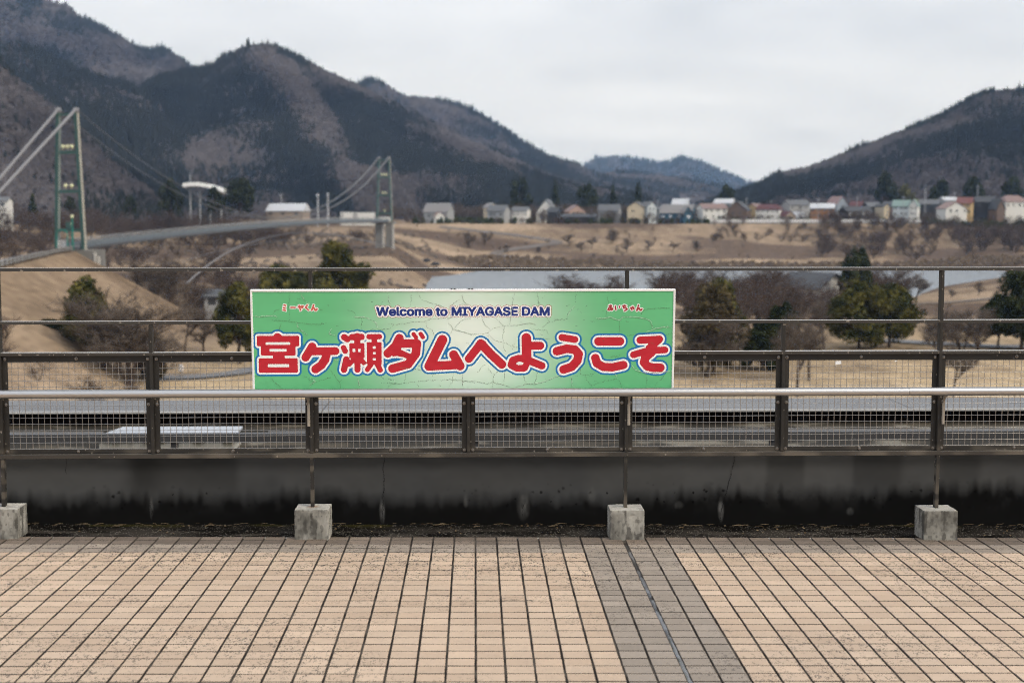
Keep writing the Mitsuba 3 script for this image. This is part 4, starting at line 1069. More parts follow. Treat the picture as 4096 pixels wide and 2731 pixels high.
plant_bare(x, y, 6.6, 0, 'small bare tree seen through the last mesh panel', 0.9)
# the far bank, from left to right
for k, (u, v, top) in enumerate(((1076, 590, 545), (1113, 575, 540), (1165, 594, 572), (1238, 594, 575), (1305, 572, 537), (1334, 585, 556), (1360, 577, 544), (1405, 562, 520), (1441, 582, 542), (1490, 575, 545), (1545, 580, 550), (1602, 578, 545))):
    d = interp(v, [(512, 715), (543, 690), (579, 660), (600, 640), (615, 622)])
    b = (u - 1090.5) / 3267
    x = b * d
    z = float(ground(x, d))
    plant_bare(x, d, (v - top) / 3267 * d, (1, 1, 0, 2)[k % 4], f'bare tree on the tan far river bank, {ordinal(k)} from the left', 1.15, 37 * k, 'bare trees on the far bank', z=z)
# evergreens and bamboo among the far houses
for k, (u, top, base_, w, mt, lb) in enumerate(((1195, 420, 462, 25, 'dark_leaf', 'broad dark evergreen above the roofs near the middle'), (1275, 425, 470, 9, 'dark_leaf', 'slim tree above the roofs near the middle'), (1345, 428, 462, 28, 'dark_leaf', 'wide dark evergreen right of the broad one'), (1408, 432, 462, 9, 'dark_leaf', 'small pointed evergreen, left one above the cream house'),
                                             (1465, 430, 462, 11, 'dark_leaf', 'small pointed evergreen, right one above the cream house'), (1668, 434, 470, 24, 'dark_leaf', 'dark evergreen behind the pale roofs right of the blue house'), (556, 416, 494, 38, 'dark_leaf', 'big dark evergreen right of the arched roof'),
                                             (400, 418, 494, 26, 'dark_leaf', 'dark evergreen left of the arched roof'), (500, 436, 490, 20, 'dark_leaf', 'dark evergreen under the arched roof'), (308, 452, 490, 14, 'dark_leaf', 'dark evergreen in the brown wood right of the tower'),
                                             (2086, 431, 470, 27, 'bamboo_leaf', 'yellow green bamboo clump behind the green roofed house'), (2040, 406, 470, 30, 'dark_leaf', 'tall dark evergreen left of the bamboo'), (2160, 418, 470, 26, 'dark_leaf', 'dark evergreen right of the bamboo'), (2240, 410, 470, 24, 'dark_leaf', 'dark evergreen behind the dark roofed house'), (2330, 414, 470, 26, 'dark_leaf', 'dark evergreen above the house at the right edge'), (88, 452, 500, 10, 'dark_leaf', 'small dark tree left of the bridge tower'), (172, 455, 490, 13, 'dark_leaf', 'dark tree seen between the legs of the bridge tower'))):
    d = 830.0 if u > 600 else 640.0
    b = (u - 1090.5) / 3267
    z1 = 1.65 - (top - 510) / 3267 * d
    z0 = 1.65 - (base_ - 510) / 3267 * d
    if u > 600: z0 = min(z0, 3.0)
    h = z1 - z0
    plant_leafy(b * d, d, h, w * d / 3267, mt, lb, 60 + k, z=z0, group='evergreens beyond the river', name='bamboo_tree' if 'bamboo' in lb else 'evergreen_tree', trunk=0.12, n=900, lobes=12, leaf=h * 0.055, shape='dome' if w > 12 else 'cone')

plant_leafy((580 - 1090.5) / 3267 * 1640, 1640.0, 10.0, 2.6, 'dark_leaf', 'lone pointed tree on the top of the round middle mountain', 91, z=Z0 + (510 - 104) / 3267 * 1640 - 7.0, trunk=0.1, shape='cone', n=500, leaf=0.7)

# woods that read as one mass
TW_LOW = [bare_tree(s, 10, 0.6, 2, 700) for s in (21, 22, 23)]


def wood(key, label, n, region, hh, seed, bs='twig_red'):
    g = np.random.default_rng(seed)
    wv, wf, tv, tf, a, c = [], [], [], [], 0, 0
    for k in range(n):
        u, d = region(g)
        b = (u - 1090.5) / 3267
        x = b * d
        h = g.uniform(*hh)
        (v1, f1), (v2, f2) = TW_LOW[k % 3]
        ang = g.uniform(0, 6.28)
        R = np.array([[math.cos(ang), -math.sin(ang), 0], [math.sin(ang), math.cos(ang), 0], [0, 0, 1]])
        o = np.array([x, d, float(ground(x, d))])
        s = np.array([1.15, 1.15, 1.0]) * h / 10
        tv.append((v2 @ R.T) * s + o); tf.append(f2 + c); c += len(v2)
        if k % 1 == 0 and len(v1) < 5000:
            wv.append((v1 @ R.T) * s + o); wf.append(f1 + a); a += len(v1)
    put(key + '__crown', (np.vstack(tv), np.vstack(tf)), bs)
    put(key + '__trunk', (np.vstack(wv), np.vstack(wf)), 'bark')
    tag(key, label, 'woodland', kind='stuff')
    labels[key + '__crown'] = {'label': 'twigs of the wood', 'kind': 'stuff'}
    labels[key + '__trunk'] = {'label': 'trunks of the wood', 'kind': 'stuff'}


wood('riverside_wood', 'brown bare wood along the near bank right of the sign', 80, lambda g: (g.uniform(1520, 2075), g.uniform(322, 372)), (5, 10.5), 5)
wood('riverside_wood_001', 'thin bare wood at the water behind the sign', 12, lambda g: (g.uniform(1290, 1420), g.uniform(318, 345)), (5, 9), 6)
wood('far_bank_wood', 'brown bare wood on the far bank at the right', 120, lambda g: (g.uniform(1880, 2480), g.uniform(632, 712)), (6, 10.5), 7)
wood('park_wood', 'grey brown bare trees in the park behind the evergreens at the right', 60, lambda g: (g.uniform(1560, 1990), g.uniform(222, 312)), (4.5, 9), 13)
wood('park_wood_001', 'grey brown thicket beside the mound left of the sign', 26, lambda g: (g.uniform(420, 760), g.uniform(262, 330)), (4, 8), 14)
wood('village_wood_002', 'bare garden trees in front of and between the village houses', 120, lambda g: (g.uniform(1240, 2400), g.uniform(721, 772)), (3.5, 9), 16, 'twig')
wood('far_bank_wood_001', 'low dark bushes on the bank below the guard rail', 130, lambda g: (g.uniform(1640, 2420), g.uniform(676, 713)), (2.5, 6), 17)
wood('far_bank_wood_002', 'sparse low bushes on the tan far bank', 70, lambda g: (g.uniform(930, 1900), g.uniform(630, 708)), (1.2, 3.2), 18, 'twig')
wood('village_hedge', 'dark hedge and shrubs in front of the left part of the village', 60, lambda g: (g.uniform(930, 1560), g.uniform(716, 726)), (2.0, 4.5), 15)
wood('tower_wood', 'brown bare wood on the slope behind the bridge tower', 120, lambda g: (g.uniform(-120, 640), g.uniform(500, 690)), (7, 13), 8)
wood('tower_wood_001', 'brown bare thicket on the bank left and right of the near bridge tower', 110, lambda g: (g.uniform(-120, 560), g.uniform(345, 500)), (3.5, 7.5), 41)
wood('village_wood', 'grey bare trees between and behind the far houses', 75, lambda g: (g.uniform(880, 1480), g.uniform(755, 860)), (8, 13), 9, 'twig')
wood('bridge_wood', 'dark bare thicket below the bridge deck', 40, lambda g: (g.uniform(420, 880), g.uniform(560, 640)), (4, 7), 10)
wood('left_slope_wood', 'bare shrubs at the foot of the left slope seen through the mesh', 14, lambda g: (g.uniform(-40, 330), g.uniform(128, 150)), (2.0, 4.0), 11)
wood('village_wood_001', 'bare trees behind the houses at the right', 40, lambda g: (g.uniform(1500, 2450), g.uniform(835, 900)), (9, 14), 12, 'twig')
# reeds along the far shore
g = np.random.default_rng(2)
pts = []
for k in range(2200):
    u, d = g.uniform(880, 2380), g.uniform(600, 632)
    x = (u - 1090.5) / 3267 * d
    pts.append((x, d))
pts = np.array(pts)
zz = ground(pts[:, 0], pts[:, 1])
keep = (zz > WZ - 0.6) & (zz < WZ + 4.5)
p = np.c_[pts[keep], zz[keep] + 0.4]
put('reed_belt', crowns(p, 0.8, 1.3, 3, False), 'reed')
tag('reed_belt', 'dark brown reeds along the far water line', 'reeds', kind='stuff')
g = np.random.default_rng(4)
uu, dd = g.uniform(-60, 1010, 4500), g.uniform(400, 712, 4500)
p = np.c_[(uu - 1090.5) / 3267 * dd, dd]
q = meshkit.fbm(np.c_[p * 0.03, p[:, :1] * 0], 3, 8)
p = p[q + g.normal(0, 0.05, len(q)) > 0.60]
zq = ground(p[:, 0], p[:, 1])
p, zq = p[zq > WZ], zq[zq > WZ]
put('bank_scrub', crowns(np.c_[p, zq + 0.15], 0.75, 0.7, 5, False), 'twig')
tag('bank_scrub', 'low brown scrub on the left river bank below the bridge', 'scrub', kind='stuff')

# ------------------------------------------------------------------ the suspension bridge
T1, T2 = np.array([-72.6, 258.0]), np.array([-32.8, 520.0])
AX = (T2 - T1) / np.linalg.norm(T2 - T1)
SD = np.array([AX[1], -AX[0]])                      # to the right of the bridge
D1, D2 = Z0 - 4.5, Z0 + 0.35                       # deck heights at the towers
TP1, TP2 = Z0 + 19.8, Z0 + 23.1
tag('suspension_bridge', 'green suspension footbridge with two towers and a grey deck', 'bridge')


def at2(s, side=0.0): return T1 + (T2 - T1) * s + SD * side


def deck_z(s): return D1 + (D2 - D1) * s + 1.25 * 4 * s * (1 - s)


def tower(pt, zt, zd, top, bot, k):
    key = num('suspension_bridge__tower')
    for i, h in enumerate((0.03, 0.305, 0.59, 0.875)):
        z = zt + (zd - zt) * h
        w = (top + (bot - top) * h) / 2 - 0.3
        a, b = pt - SD * w, pt + SD * w
        put(num(key + '__cross_beam'), MB().bar((a[0], a[1], z), (b[0], b[1], z), 0.6, 0.55 if i else 0.35).get(), 'tower_green')
    for s in (-1, 1):
        a, b = pt + SD * s * top / 2, pt + SD * s * bot / 2
        m = MB().bar((a[0], a[1], zt), (b[0], b[1], zd - 0.4), 0.62, 0.80, (AX[0], AX[1], 0))
        put(num(key + '__leg'), m.get(), 'tower_green')
        # added strip on the right face of the leg, side light painted pale
        o = SD * 0.33
        m = MB().bar((a[0] + o[0], a[1] + o[1], zt), (b[0] + o[0], b[1] + o[1], zd - 0.4), 0.035, 0.82, (AX[0], AX[1], 0))
        kk = num(key + '__side_plate')
        put(kk, m.get(), 'tower_lit_cream' if s > 0 else 'tower_lit_pale')
        put(num(key + '__saddle'), MB().lathe([(0.01, -0.5), (0.5, -0.35), (0.62, 0.0), (0.5, 0.4), (0.01, 0.55)], 10, (a[0], a[1], zt)).get(), 'cable_grey', True)
    for h, offs in ((0.275, (-0.9, -0.05, 0.8)), (0.56, (-0.6, 0.55)), (0.845, (0.15,))):
        for o in offs:
            z = zt + (zd - zt) * h
            c = pt + SD * o - AX * 0.1
            m = MB().lathe([(0.06, -0.6), (0.06, -0.33), (0.20, -0.30), (0.35, -0.1), (0.36, 0.05), (0.25, 0.28), (0.01, 0.36)], 10, (c[0], c[1], z + 0.28))
            put(num(key + '__lamp'), m.get(), 'lamp_globe', True)


tower(T1, TP1, D1, 3.3, 5.1, 0)
tower(T2, TP2, D2, 3.7, 5.4, 1)
# deck, railings
S = np.linspace(0, 1, 90)
m = MB()
for s0, s1 in zip(S[:-1], S[1:]):
    a, b = at2(s0), at2(s1)
    m.bar((a[0], a[1], deck_z(s0) - 0.22), (b[0], b[1], deck_z(s1) - 0.22), 3.4, 0.42)
put('suspension_bridge__deck', m.get(), 'bridge_dark')
m = MB()
for s in np.linspace(0.004, 0.996, 66):
    a = at2(s)
    z = deck_z(s)
    for sd in (-1.5, 1.5):
        c = a + SD * sd
        m.box(c[0] - 0.1, c[0] + 0.1, c[1] - 0.15, c[1] + 0.15, z - 1.0, z - 0.43)
put('suspension_bridge__deck_stiffener', m.get(), 'bridge_dark')
for sd in (-1.75, 1.75):
    m, m2 = MB(), MB()
    for s0, s1 in zip(S[:-1], S[1:]):
        a, b = at2(s0, sd), at2(s1, sd)
        m.bar((a[0], a[1], deck_z(s0) + 1.25), (b[0], b[1], deck_z(s1) + 1.25), 0.12, 0.12)
        m.bar((a[0], a[1], deck_z(s0) + 0.85), (b[0], b[1], deck_z(s1) + 0.85), 0.06, 0.06)
        m2.bar((a[0], a[1], deck_z(s0) + 0.36), (b[0], b[1], deck_z(s1) + 0.36), 0.04, 0.68)
    mp = MB()
    for s in np.linspace(0.0, 1, 120):
        a = at2(s, sd)
        mp.box(a[0] - 0.04, a[0] + 0.04, a[1] - 0.04, a[1] + 0.04, deck_z(s), deck_z(s) + 1.19)
    put(num('suspension_bridge__deck_rail'), m.get(), 'bridge_rail')
    k = num('suspension_bridge__rail_posts')
    put(k, mp.get(), 'bridge_dark')
    labels[k] = {'label': 'small posts of the bridge railing', 'kind': 'stuff'}
    put(num('suspension_bridge__side_panel'), m2.get(), 'bridge_grey')
# main cables, hangers, back stays, wind cable
for sd in (-1, 1):
    pts = []
    for s in np.linspace(0, 1, 60):
        w = (1.65 * (1 - s) + 1.85 * s) * sd
        a = at2(s, w)
        mid = (deck_z(0.5) + 1.6)
        sag = (TP1 + TP2) / 2 - mid
        pts.append((a[0], a[1], TP1 + (TP2 - TP1) * s + 0.3 - sag * 4 * s * (1 - s)))
    pts = np.array(pts)
    r = np.interp(np.linspace(0, 1, 60), [0, 0.5, 1], [0.085, 0.11, 0.28])
    put(num('suspension_bridge__main_cable'), MB().tube(pts, r, 8).get(), 'cable_dark', 50)
    m = MB()
    for k in range(3, 57, 2):
        s = k / 59
        a = at2(s, 1.72 * sd)
        m.tube([pts[k], [a[0], a[1], deck_z(s) + 1.2]], 0.010, 4, False)
    put(num('suspension_bridge__hanger'), m.get(), 'cable_dark')
    labels[list(scene)[-1]] = {'label': 'thin hangers between cable and deck', 'kind': 'stuff'}
    a = T1 + SD * sd * 1.65
    e = T1 - AX * 46 + SD * sd * (1.65 + (1.5 if sd < 0 else 0.0))
    put(num('suspension_bridge__back_stay'), MB().tube([(a[0], a[1], TP1 + 0.2), (e[0], e[1], Z0 - 5.5 + (1.5 if sd > 0 else -2.5))], 0.27, 10).get(), 'cable_grey', 50)
    a = T2 + SD * sd * 1.85
    e = T2 + AX * 60 + SD * sd * 1.85
    put(num('suspension_bridge__back_stay'), MB().tube([(a[0], a[1], TP2 + 0.2), (e[0], e[1], Z0 - 0.5)], 0.12, 8).get(), 'cable_grey', 50)
for pp, rr_ in (([(-60.52, 300.0, -11.26), (-61.36, 325.0, -8.69), (-59.42, 355.0, -4.9), (-55.07, 385.0, -2.3), (-50.54, 415.0, -1.48), (-44.38, 455.0, -2.47), (-37.78, 495.0, -4.8), (-31.67, 518.0, -6.67)], 0.17),
                ([(-67.27, 330.0, -7.34), (-62.44, 360.0, -5.21), (-56.52, 395.0, -3.84), (-49.9, 420.0, -3.17)], 0.07)):
    p = np.array(pp)
    t = np.linspace(0, 1, len(p))
    from scipy.interpolate import CubicSpline
    q = CubicSpline(t, p)(np.linspace(0, 1, 60))
    put(num('suspension_bridge__wind_cable'), MB().tube(q, rr_, 8).get(), 'cable_grey', 50)
# piers
c = T2 + AX * 0.3
m = MB()
for o in (-1.9, 1.9): m.bar((c[0] + SD[0] * o, c[1] + SD[1] * o, D2 - 0.9), (c[0] + SD[0] * o, c[1] + SD[1] * o, Z0 - 10.5), 2.6, 3.2, (AX[0], AX[1], 0))
m.bar((c[0] - SD[0] * 4, c[1] - SD[1] * 4, D2 - 0.62), (c[0] + SD[0] * 4, c[1] + SD[1] * 4, D2 - 0.62), 4.0, 0.7)
put('suspension_bridge__pier', m.get(), 'concrete')
m = MB()
for o in (-0.2, 3.45): m.bar((c[0] + SD[0] * o - AX[0] * 1.7, c[1] + SD[1] * o - AX[1] * 1.7, D2 - 0.98), (c[0] + SD[0] * o - AX[0] * 1.7, c[1] + SD[1] * o - AX[1] * 1.7, Z0 - 10.5), 0.8, 0.4, (AX[0], AX[1], 0))
put('suspension_bridge__pier_edge', m.get(), 'concrete_pale')
c = T1 + AX * 1.5 + SD * 2.2
put('suspension_bridge__abutment', MB().bar((c[0], c[1], D1 - 0.47), (c[0] + 0.05, c[1], D1 - 6.5), 5.0, 5.5, (AX[0], AX[1], 0)).get(), 'concrete')
m = MB()
for u, v0, v1 in ((226, 580, 606), (234, 588, 606)):
    p = (-0.325, 1.0, 1.802)
    b = (u - 1090.5) / 3267
    m.tube([(b * 256, 256, Z0 - (v0 - 510) / 3267 * 256), (b * 256, 256, Z0 - (v1 - 506) / 3267 * 256)], 0.28, 8)
put('suspension_bridge__abutment_pipe', m.get(), 'concrete_pale')
# the small green gate, lamp pole and box at the near tower
tag('gate_arch', 'small green arch standing in front of the near bridge tower', 'gate')
c = T1 - AX * 3 + SD * -0.2
m = MB()
w, hgt = 1.02, 2.3
arc = [(math.cos(t) * w, hgt + math.sin(t) * w * 0.8) for t in np.linspace(math.pi, 0, 13)]
pts = [(-w, -0.5)] + arc + [(w, -0.5)]
m.tube([(c[0] + SD[0] * a, c[1] + SD[1] * a, D1 + z) for a, z in pts], 0.13, 8)
put('gate_arch__frame', m.get(), 'bright_green', 50)
m = MB()
for a in np.linspace(-0.8, 0.8, 7): m.tube([(c[0] + SD[0] * a, c[1] + SD[1] * a, D1 - 0.4), (c[0] + SD[0] * a, c[1] + SD[1] * a, D1 + 1.3)], 0.05, 6)
put('gate_arch__bars', m.get(), 'guard_white')
tag('tower_lamp_post', 'blue green lamp post with a box beside the near bridge tower', 'lamp post')
c = T1 - AX * 2.5 + SD * 1.55
put('tower_lamp_post__pole', MB().tube([(c[0], c[1], D1 - 0.4), (c[0], c[1], D1 + 5.2)], [0.22, 0.16], 10).get(), 'bright_green', 50)
put('tower_lamp_post__globe', MB().lathe([(0.05, -0.3), (0.26, -0.15), (0.3, 0.1), (0.2, 0.3), (0.01, 0.36)], 12, (c[0], c[1], D1 + 5.45)).get(), 'lamp_globe', True)
put('tower_lamp_post__box', MB().cbox(c[0] - 1.1, c[0] - 0.28, c[1] - 0.2, c[1] + 0.2, D1 + 3.4, D1 + 4.5, 0.03).get(), 'tower_green')

# path fence on the embankment
tag('path_fence', 'low fence of posts along the embankment path to the bridge', 'fence')
tt = np.linspace(0.02, 0.985, 46)
L = np.r_[0, np.cumsum(np.linalg.norm(np.diff(CREST[:, :2], axis=0), axis=1))]
L /= L[-1]
fp = np.stack([np.interp(tt, L, CREST[:, k]) for k in range(3)], 1)
fp[:, 0] += 2.1
fp[:, 2] = ground(fp[:, 0], fp[:, 1])
for p in fp: put(num('path_fence__post'), MB().box(p[0] - 0.08, p[0] + 0.08, p[1] - 0.08, p[1] + 0.08, p[2] - 0.4, p[2] + 1.0).get(), 'bark')
for z in (0.35, 0.75): put(num('path_fence__rail'), MB().tube(fp + [-0.1, 0, z], 0.15, 6).get(), 'concrete')
cp = np.stack([np.interp(np.linspace(0, 1, 60), L, CREST[:, k]) for k in range(2)], 1)
path('bridge_path', cp, 3.0, 'path on the crest of the embankment leading to the bridge')

# ------------------------------------------------------------------ houses and other buildings
def house(label, x0, x1, y, zb, ze, zt, wall, roof, gable='side', depth=9.0, wins=3, rows=1, door=False, name='house', wmat='glass_dark', base=None, trim=None, roof_over=0.5, hip=0.0, rot=None):
    key = num(name)
    if rot is None: rot = random.Random(label).choice((-24, -16, 14, 22)) if y > 600 else 0
    if y > 700:
        xm, k = (x0 + x1) / 2, (x1 - x0) * 0.44
        x0, x1 = xm - k, xm + k
        ze, zt = zb + (ze - zb) * 0.86, zb + (zt - zb) * 0.90
    ctr = ((x0 + x1) / 2, y + depth / 2)
    at = T().translate([ctr[0], ctr[1], 0]).rotate([0, 0, 1], rot).translate([-ctr[0], -ctr[1], 0])
    zb2 = min(zb, float(ground((x0 + x1) / 2, y))) - 1.0 if base is None else base
    m = MB()
    y1, xm, ym = y + depth, (x0 + x1) / 2, y + depth / 2
    m.box(x0, x1, y, y1, zb2, ze)
    ov = roof_over
    if gable == 'side':
        i = hip * (x1 - x0)
        m.add([[x0, y, ze], [x0, y1, ze], [x0 + i, ym, zt - 0.12], [x1, y, ze], [x1, y1, ze], [x1 - i, ym, zt - 0.12]], [[0, 2, 1], [3, 4, 5]])
        a = [[x0 - ov, y - ov, ze - 0.2], [x1 + ov, y - ov, ze - 0.2], [x1 + ov - i, ym, zt], [x0 - ov + i, ym, zt], [x1 + ov, y1 + ov, ze - 0.2], [x0 - ov, y1 + ov, ze - 0.2]]
    else:
        m.add([[x0, y, ze], [x1, y, ze], [xm, y, zt - 0.12], [x0, y1, ze], [x1, y1, ze], [xm, y1, zt - 0.12]], [[0, 1, 2], [3, 5, 4]])
        a = [[x0 - ov, y - ov, ze - 0.2], [xm, y - ov, zt], [x1 + ov, y - ov, ze - 0.2], [x0 - ov, y1 + ov, ze - 0.2], [xm, y1 + ov, zt], [x1 + ov, y1 + ov, ze - 0.2]]
    put(key + '__wall', m.get(), 'wall_' + wall, False, at)
    a = np.array(a)
    b = a - [0, 0, 0.22]
    v = np.vstack([a, b])
    if gable == 'side':
        q = [[0, 1, 2, 3], [3, 2, 4, 5], [7, 6, 9, 8], [8, 9, 11, 10], [0, 6, 7, 1], [5, 4, 10, 11], [1, 7, 8, 2], [2, 8, 10, 4], [0, 3, 9, 6], [3, 5, 11, 9]]
        q = np.array(q)
        f = np.vstack([q[:, [0, 1, 2]], q[:, [0, 2, 3]]])
        if hip: f = np.vstack([f, [[1, 4, 2], [0, 3, 5]]])
    else:
        q = np.array([[0, 3, 4, 1], [1, 4, 5, 2], [6, 7, 10, 9], [7, 8, 11, 10], [0, 1, 7, 6], [1, 2, 8, 7], [0, 6, 9, 3], [2, 5, 11, 8], [3, 9, 10, 4], [4, 10, 11, 5]])
        f = np.vstack([q[:, [0, 1, 2]], q[:, [0, 2, 3]]])
    put(key + '__roof', (v, f), 'roof_' + roof, False, at)
    W, Hh = x1 - x0, ze - zb
    rw = random.Random(label + 'w')
    for r in range(rows):
        for k in range(wins):
            cx = x0 + W * (k + 0.5 + rw.uniform(-0.18, 0.18)) / wins
            cz = zb + Hh * ((r + 0.58) / rows)
            ww, wh = min(1.7, W / wins * 0.5) * rw.uniform(0.6, 1.1), min(1.3, Hh / rows * 0.42) * rw.uniform(0.7, 1.15)
            wk = num(key + '__window')
            put(wk, MB().box(cx - ww / 2, cx + ww / 2, y - 0.05, y + 0.1, cz - wh / 2, cz + wh / 2).get(), wmat, False, at)
            if trim: put(wk + '__frame', MB().box(cx - ww / 2 - 0.15, cx + ww / 2 + 0.15, y - 0.03, y + 0.08, cz - wh / 2 - 0.15, cz + wh / 2 + 0.15).get(), trim, False, at)
    if door:
        cx = x0 + W * 0.72
        put(key + '__door', MB().box(cx - 0.5, cx + 0.5, y - 0.06, y + 0.1, zb, zb + 2.1).get(), 'wall_brown' if wall != 'blue' else 'guard_white', False, at)
    tag(key, label, 'house' if name == 'house' else 'building', 'houses of the village beyond the river' if name == 'house' else None)
    return key


house('grey roofed house with a white front at the left end of the village', -26.15, -10.85, 735.0, 1.87, 7.86, 12.48, 'grey', 'grey', 'side', 8, 3)
house('small white gabled annex in front of the leftmost village house', -20.87, -15.78, 728.0, 1.59, 5.8, 7.63, 'white', 'brown', 'front', 5, 1)
house('small house with white gable above the leftmost village house', -17.24, -11.37, 752.0, 6.5, 10.23, 12.17, 'pink', 'grey', 'front', 6, 1)
house('cream walled house half hidden by bare trees', 5.59, 10.83, 740.0, 3.24, 10.37, 12.56, 'cream', 'grey', 'front', 8, 2, 2)
house('grey house with white lower wall right of the half hidden cream house', 6.89, 17.8, 732.0, 2.68, 8.38, 11.36, 'grey', 'slate', 'side', 8, 3)
house('long pale house with several windows in the middle of the village', 19.59, 28.67, 738.0, 3.13, 8.44, 10.35, 'white', 'slate', 'side', 8, 4)
house('white house with a steep gable in the middle of the village', 32.51, 44.17, 744.0, 2.97, 7.12, 14.73, 'white', 'slate', 'front', 9, 2)
house('dark shed against the steep white gable', 37.89, 43.88, 730.0, 2.95, 7.56, 9.99, 'dark', 'dark', 'side', 6, 1)
house('pinkish house with two low gables', 47.75, 57.81, 748.0, 4.37, 7.98, 11.31, 'pink', 'brown', 'front', 8, 2)
house('low dark long house before the pinkish gables', 43.1, 63.71, 726.0, 2.4, 4.72, 6.34, 'dark', 'dark', 'side', 7, 4)
house('grey house left of the cream gable', 64.56, 76.76, 742.0, 2.97, 8.49, 11.79, 'grey', 'slate', 'side', 8, 3)
house('cream house with a plain gable wall', 79.22, 89.11, 734.0, 4.32, 10.32, 13.27, 'cream', 'slate', 'front', 9, 1)
house('pale blue house beside the cream gable', 86.7, 92.62, 732.0, 3.78, 10.52, 13.22, 'paleblue', 'slate', 'front', 8, 2, 2)
house('low white shed between the pale blue and the dark blue house', 92.93, 98.9, 738.0, 5.11, 9.06, 10.16, 'white', 'slate', 'side', 7, 1)
house('pale metal roofed house behind the dark blue house', 105.95, 115.06, 760.0, 4.99, 12.0, 15.16, 'grey', 'pale', 'side', 8, 2)
house('dark blue house with grey roof and white windows', 95.19, 113.96, 728.0, 1.9, 7.23, 11.69, 'blue', 'grey', 'side', 9, 4, 1, True, wmat='guard_white')
house('dark blue front gable with pale trim', 105.3, 110.51, 724.0, 1.9, 6.99, 10.65, 'blue', 'grey', 'front', 5, 1, wmat='guard_white')
house('white house with pinkish brown roof and a balcony', 115.33, 130.54, 734.0, 2.69, 9.9, 12.22, 'white', 'brown', 'side', 9, 4, 2)
house('big brown gabled house', 132.26, 144.5, 740.0, 3.58, 8.87, 13.5, 'brown', 'dark', 'front', 10, 2)
house('grey roofed house behind the big brown gable', 131.25, 142.42, 775.0, 7.83, 12.9, 15.11, 'grey', 'pale', 'side', 8, 3)
house('narrow yellow house behind the white maroon roofed house', 146.59, 151.34, 752.0, 5.41, 10.78, 12.22, 'yellow', 'brown', 'side', 7, 1)
house('white house with maroon roof and dark windows', 145.34, 159.46, 733.0, 2.91, 9.33, 11.78, 'white', 'maroon', 'side', 9, 5, 2, hip=0.18)
house('low beige shed with maroon roof behind the guard rail', 157.29, 164.32, 729.0, 1.6, 5.3, 8.12, 'tan', 'maroon', 'front', 6, 1)
house('white sloping roof shed beside the beige shed', 163.66, 170.7, 731.0, 2.25, 4.43, 7.49, 'grey', 'pale', 'side', 7, 1)
house('grey long roof behind the sheds', 171.79, 187.01, 790.0, 7.49, 11.96, 14.78, 'grey', 'slate', 'side', 8, 3)
house('orange brown house with a pale metal roof', 174.02, 187.36, 733.0, 3.57, 9.91, 12.22, 'orange', 'pale', 'side', 9, 4, 2)
house('small house with a pink roof and grey blue gable', 189.02, 196.95, 752.0, 8.11, 11.69, 16.18, 'greyblue', 'pink', 'front', 9, 1)
house('dark roofed house with white panels', 190.1, 206.49, 734.0, 4.01, 7.74, 10.49, 'dark', 'dark', 'side', 9, 4, wmat='guard_white')
house('maroon roofed house behind the dark one', 206.04, 213.06, 775.0, 6.92, 11.31, 13.76, 'grey', 'maroon', 'side', 8, 2)
house('tall narrow cream house between dark roofs', 210.61, 214.17, 736.0, 4.02, 10.83, 12.02, 'cream', 'dark', 'front', 8, 1, 3)
house('dark house left of the narrow cream one', 205.31, 213.86, 745.0, 4.27, 10.72, 12.94, 'dark', 'slate', 'side', 8, 3)
house('grey house right of the narrow cream one', 215.68, 219.72, 742.0, 4.48, 10.91, 13.34, 'pink', 'slate', 'front', 8, 2, 2)
house('white house with pale green roof and dark windows', 218.39, 227.73, 736.0, 4.46, 10.83, 14.13, 'paleblue', 'green', 'side', 9, 3, 2)
house('white gable end with two windows of the green roofed house', 226.36, 231.15, 733.0, 4.45, 10.8, 14.6, 'white', 'green', 'front', 9, 2, 2)
house('dark long house with grey roofs right of the white gable', 239.68, 251.17, 760.0, 7.73, 12.05, 14.45, 'dark', 'slate', 'side', 9, 3)
house('white house with a wide gable and three round windows', 242.85, 256.93, 738.0, 5.26, 9.54, 12.94, 'white', 'brown', 'front', 9, 3)
house('house with a pale flat roof behind the wide white gable', 255.17, 265.49, 775.0, 8.78, 14.57, 16.1, 'grey', 'pale', 'side', 8, 3)
house('orange house with a dark red roof', 255.3, 263.88, 745.0, 5.3, 12.74, 15.85, 'yellow', 'red', 'side', 10, 2, 2)
house('big black roofed house', 266.24, 277.38, 750.0, 8.56, 13.04, 16.09, 'black', 'dark', 'side', 10, 2)
house('black triangular gable beside the white hip roofed house', 272.2, 277.6, 742.0, 7.6, 8.48, 14.61, 'brown', 'dark', 'front', 8, 1)
house('white house with a broad hip roof at the right edge', 277.58, 293.46, 748.0, 7.65, 13.46, 16.68, 'white', 'brown', 'side', 10, 4, hip=0.25)
house('white house cut by the left edge of the picture', -190.58, -181.69, 560.0, 2.18, 10.09, 11.44, 'white', 'slate', 'side', 7, 2, 2)
house('low white roofed building behind the bridge deck', -92.56, -75.04, 640.0, 3.26, 6.85, 10.0, 'tan', 'pale', 'side', 8, 3, name='park_building', hip=0.02)
house('dark roofed building with a white gable behind the large round evergreens', 71.62, 82.87, 318.0, -16.32, -12.98, -9.75, 'white', 'dark', 'side', 10, 2, rot=-52, roof_over=1.0)
house('dark roofed park house behind the bare trees left of the sign', -49.6, -43.64, 262.0, -14.43, -11.71, -10.75, 'grey', 'dark', 'side', 8, 2)

